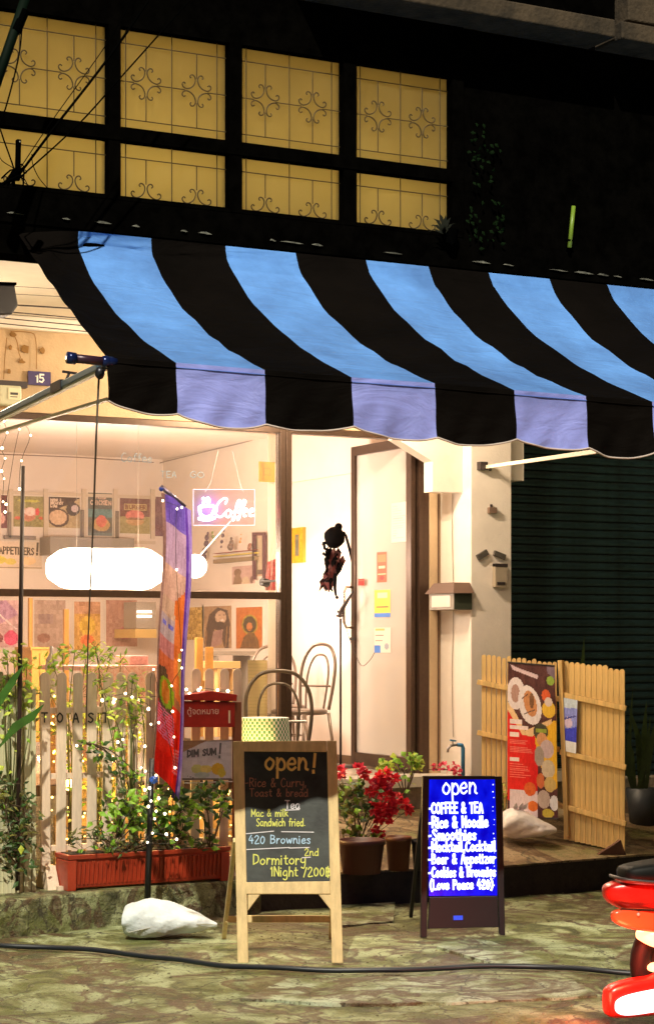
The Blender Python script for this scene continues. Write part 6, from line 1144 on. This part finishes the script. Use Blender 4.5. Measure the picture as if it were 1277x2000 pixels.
for i, (x, z) in enumerate(((-1.95, .75), (-1.35, .7), (-.8, .7))): mb = MB(); mb.sphere((x, -1.12, z), .035, 10); build('added_globe', mb, M('globe_amber', (1, .7, .3), .5, emit=8, ecol=(1, .62, .18)), fl_, smooth=True); mb = MB(); mb.tube([(x, -1.12, .2), (x, -1.12, z - .03)], .008, 6); build('added_globe_stem', mb, dk, fl_); lamp('globe_light', 'POINT', (x, -1.17, z + .05), 15, (1, .64, .2), fl_, .04)
# ================================================================ SCOOTER, tail end at the right edge
sk = thing('red_scooter', 'red motor scooter with lit tail lamp cut by the right edge', 'scooter', PZ(1300, 1990, 0)); tS = 8.3; org = PT(1182, 1900, tS); org.z = 0; fs = Fr(org, (ca * .96 + sa * .28, -sa * .96 + ca * .28, 0), (0, 0, 1)); red_p = M('scooter_red', (.42, .010, .006), .3, noise=.25, nscale=14, bump=.05); blk_p = M('tyre_black', (.004, .004, .004), .6, spec=.2)
def sweep(prof, n=14):
    mb = MB(); vs = []
    for x, zc, hh, ww_ in prof:
        for j in range(n): p = 2 * math.pi * j / n; vs.append(fs.at(x, zc + math.sin(p) * hh, math.cos(p) * ww_))
    k = len(prof); mb.add(vs, [(i * n + j, i * n + (j + 1) % n, (i + 1) * n + (j + 1) % n, (i + 1) * n + j) for i in range(k - 1) for j in range(n)] + [tuple(reversed(range(n))), tuple(range((k - 1) * n, k * n))]); return mb
zf = lambda v: 1.6 - (v - HOR) * tS / FPX
def sw2(prof, off=0):
    """squarish sections: (x, z centre, half height, half width)"""
    mb = MB(); vs = []; sec = [(1, .55), (.8, .95), (0, 1), (-.8, .95), (-1, .55), (-1, -.5), (-.75, -.95), (.75, -.95), (1, -.5)]; n = len(sec)
    for x, zc, hh, ww_ in prof: vs += [fs.at(x, zc + b * hh, a * ww_ + off) for a, b in sec]
    k = len(prof); mb.add(vs, [(i * n + j, i * n + (j + 1) % n, (i + 1) * n + (j + 1) % n, (i + 1) * n + j) for i in range(k - 1) for j in range(n)] + [tuple(reversed(range(n))), tuple(range((k - 1) * n, k * n))]); return mb
build('tail_cowl', sw2([(-.012, zf(1742), .022, .03), (.03, zf(1748), .055, .06), (.14, zf(1752), .085, .09), (.4, zf(1752), .11, .13), (.8, zf(1790), .10, .11)]), red_p, sk, bevel=.006)
build('side_panel', sw2([(-.01, zf(1785), .016, .02), (.04, zf(1790), .045, .03), (.2, zf(1800), .055, .04), (.6, zf(1815), .06, .04)], .07), M('panel_orange_red', (.62, .09, .03), .25), sk, bevel=.004)
build('seat', sw2([(.07, zf(1712), .03, .05), (.09, zf(1708), .04, .09), (.4, zf(1700), .055, .12), (.8, zf(1706), .05, .11)]), blk_p, sk, bevel=.008)
mb = MB(); mb.tube(smooth_path([tuple(fs.at(.2, zf(1722), .12)), tuple(fs.at(.06, zf(1716), .08)), tuple(fs.at(.04, zf(1714), 0)), tuple(fs.at(.06, zf(1716), -.08))], 4), .008, 8); build('grab_rail', mb, dk, sk, smooth=True)
build('tail_lamp', sw2([(.13, zf(1828), .012, .03), (.17, zf(1832), .04, .07), (.26, zf(1838), .05, .08), (.34, zf(1832), .03, .06)], .03), M('tail_lamp_hot', (1, .3, .15), .3, emit=3, ecol=(1, .36, .16)), sk, bevel=.008)
build('brake_reflector', sw2([(.17, zf(1892), .01, .03), (.19, zf(1892), .02, .04), (.26, zf(1890), .02, .04)], .05), M('tail_lamp_hot', (1, .3, .15), .3), sk, bevel=.005)
build('plate_holder', sw2([(.19, zf(1865), .06, .01), (.30, zf(1890), .10, .04), (.34, zf(1890), .08, .04)]), blk_p, sk)
build('low_lamp_bar', sw2([(.0, zf(1961), .018, .02), (.025, zf(1960), .042, .03), (.12, zf(1955), .050, .035), (.5, zf(1935), .050, .035)], .10), M('lamp_bar_hot', (1, .7, .7), .3, emit=3, ecol=(1, .42, .45)), sk, bevel=.012)
build('lamp_bar_housing', sw2([(-.022, zf(1956), .05, .04), (.0, zf(1954), .082, .05), (.3, zf(1942), .095, .06), (.6, zf(1930), .09, .05)], .04), red_p, sk, bevel=.012)
for o in list(sk.children):
    if o.name.split('.')[0] in ('tail_cowl', 'side_panel', 'seat', 'tail_lamp', 'brake_reflector', 'low_lamp_bar', 'lamp_bar_housing'):
        if 'bevel' in o.modifiers: o.modifiers.remove(o.modifiers['bevel'])
        q_ = o.modifiers.new('sub', 'SUBSURF'); q_.levels = 2; q_.render_levels = 2
        for p_ in o.data.polygons: p_.use_smooth = True
mb = MB(); mb.tube([fs.at(.03, zf(1772), .085), fs.at(.3, zf(1778), .135), fs.at(.6, zf(1790), .15)], .004, 6); build('panel_seam', mb, blk_p, sk)
for x_, v_ in ((.10, 1782), (.24, 1796)): mb = MB(); mb.sphere(fs.at(x_, zf(v_), .108), .007, 8); build('bolt', mb, M('bolt_pale', (.4, .4, .38), .4), sk)
wc = fs.at(.36, .24); mb = MB(); nn_ = fs.N
for k in range(24):
    pass
ringc = [wc + (fs.U * math.cos(a) + Vector((0, 0, 1)) * math.sin(a)) * .20 for a in np.linspace(0, 2 * math.pi, 33)]; mb = MB(); mb.tube(ringc, .045, 10, False); build('rear_wheel', mb, blk_p, sk, smooth=True)
ringc = [wc + fs.U * .95 + (fs.U * math.cos(a) + Vector((0, 0, 1)) * math.sin(a)) * .20 for a in np.linspace(0, 2 * math.pi, 33)]; mb = MB(); mb.tube(ringc, .045, 10, False); build('front_wheel', mb, blk_p, sk, smooth=True)
build('front_body', sweep([(.7, .3, .06, .1), (.95, .32, .08, .1), (1.1, .5, .2, .14), (1.18, .75, .1, .12), (1.2, .9, .03, .06)]), red_p, sk, smooth=True)
mb = MB(); mb.tube([fs.at(1.12, .95, -.3), fs.at(1.2, .98, 0), fs.at(1.12, .95, .3)], .014, 8); mb.tube([fs.at(1.2, .98), fs.at(1.31, .25)], .025, 8); build('handlebar', mb, blk_p, sk)
lamp('tail_light', 'POINT', fs.at(.02, zf(1850), .22), 16, (1, .06, .02), sk, .06); lamp('tail_light', 'POINT', fs.at(-.07, zf(1940), .1), 6, (1, .06, .03), sk, .05)
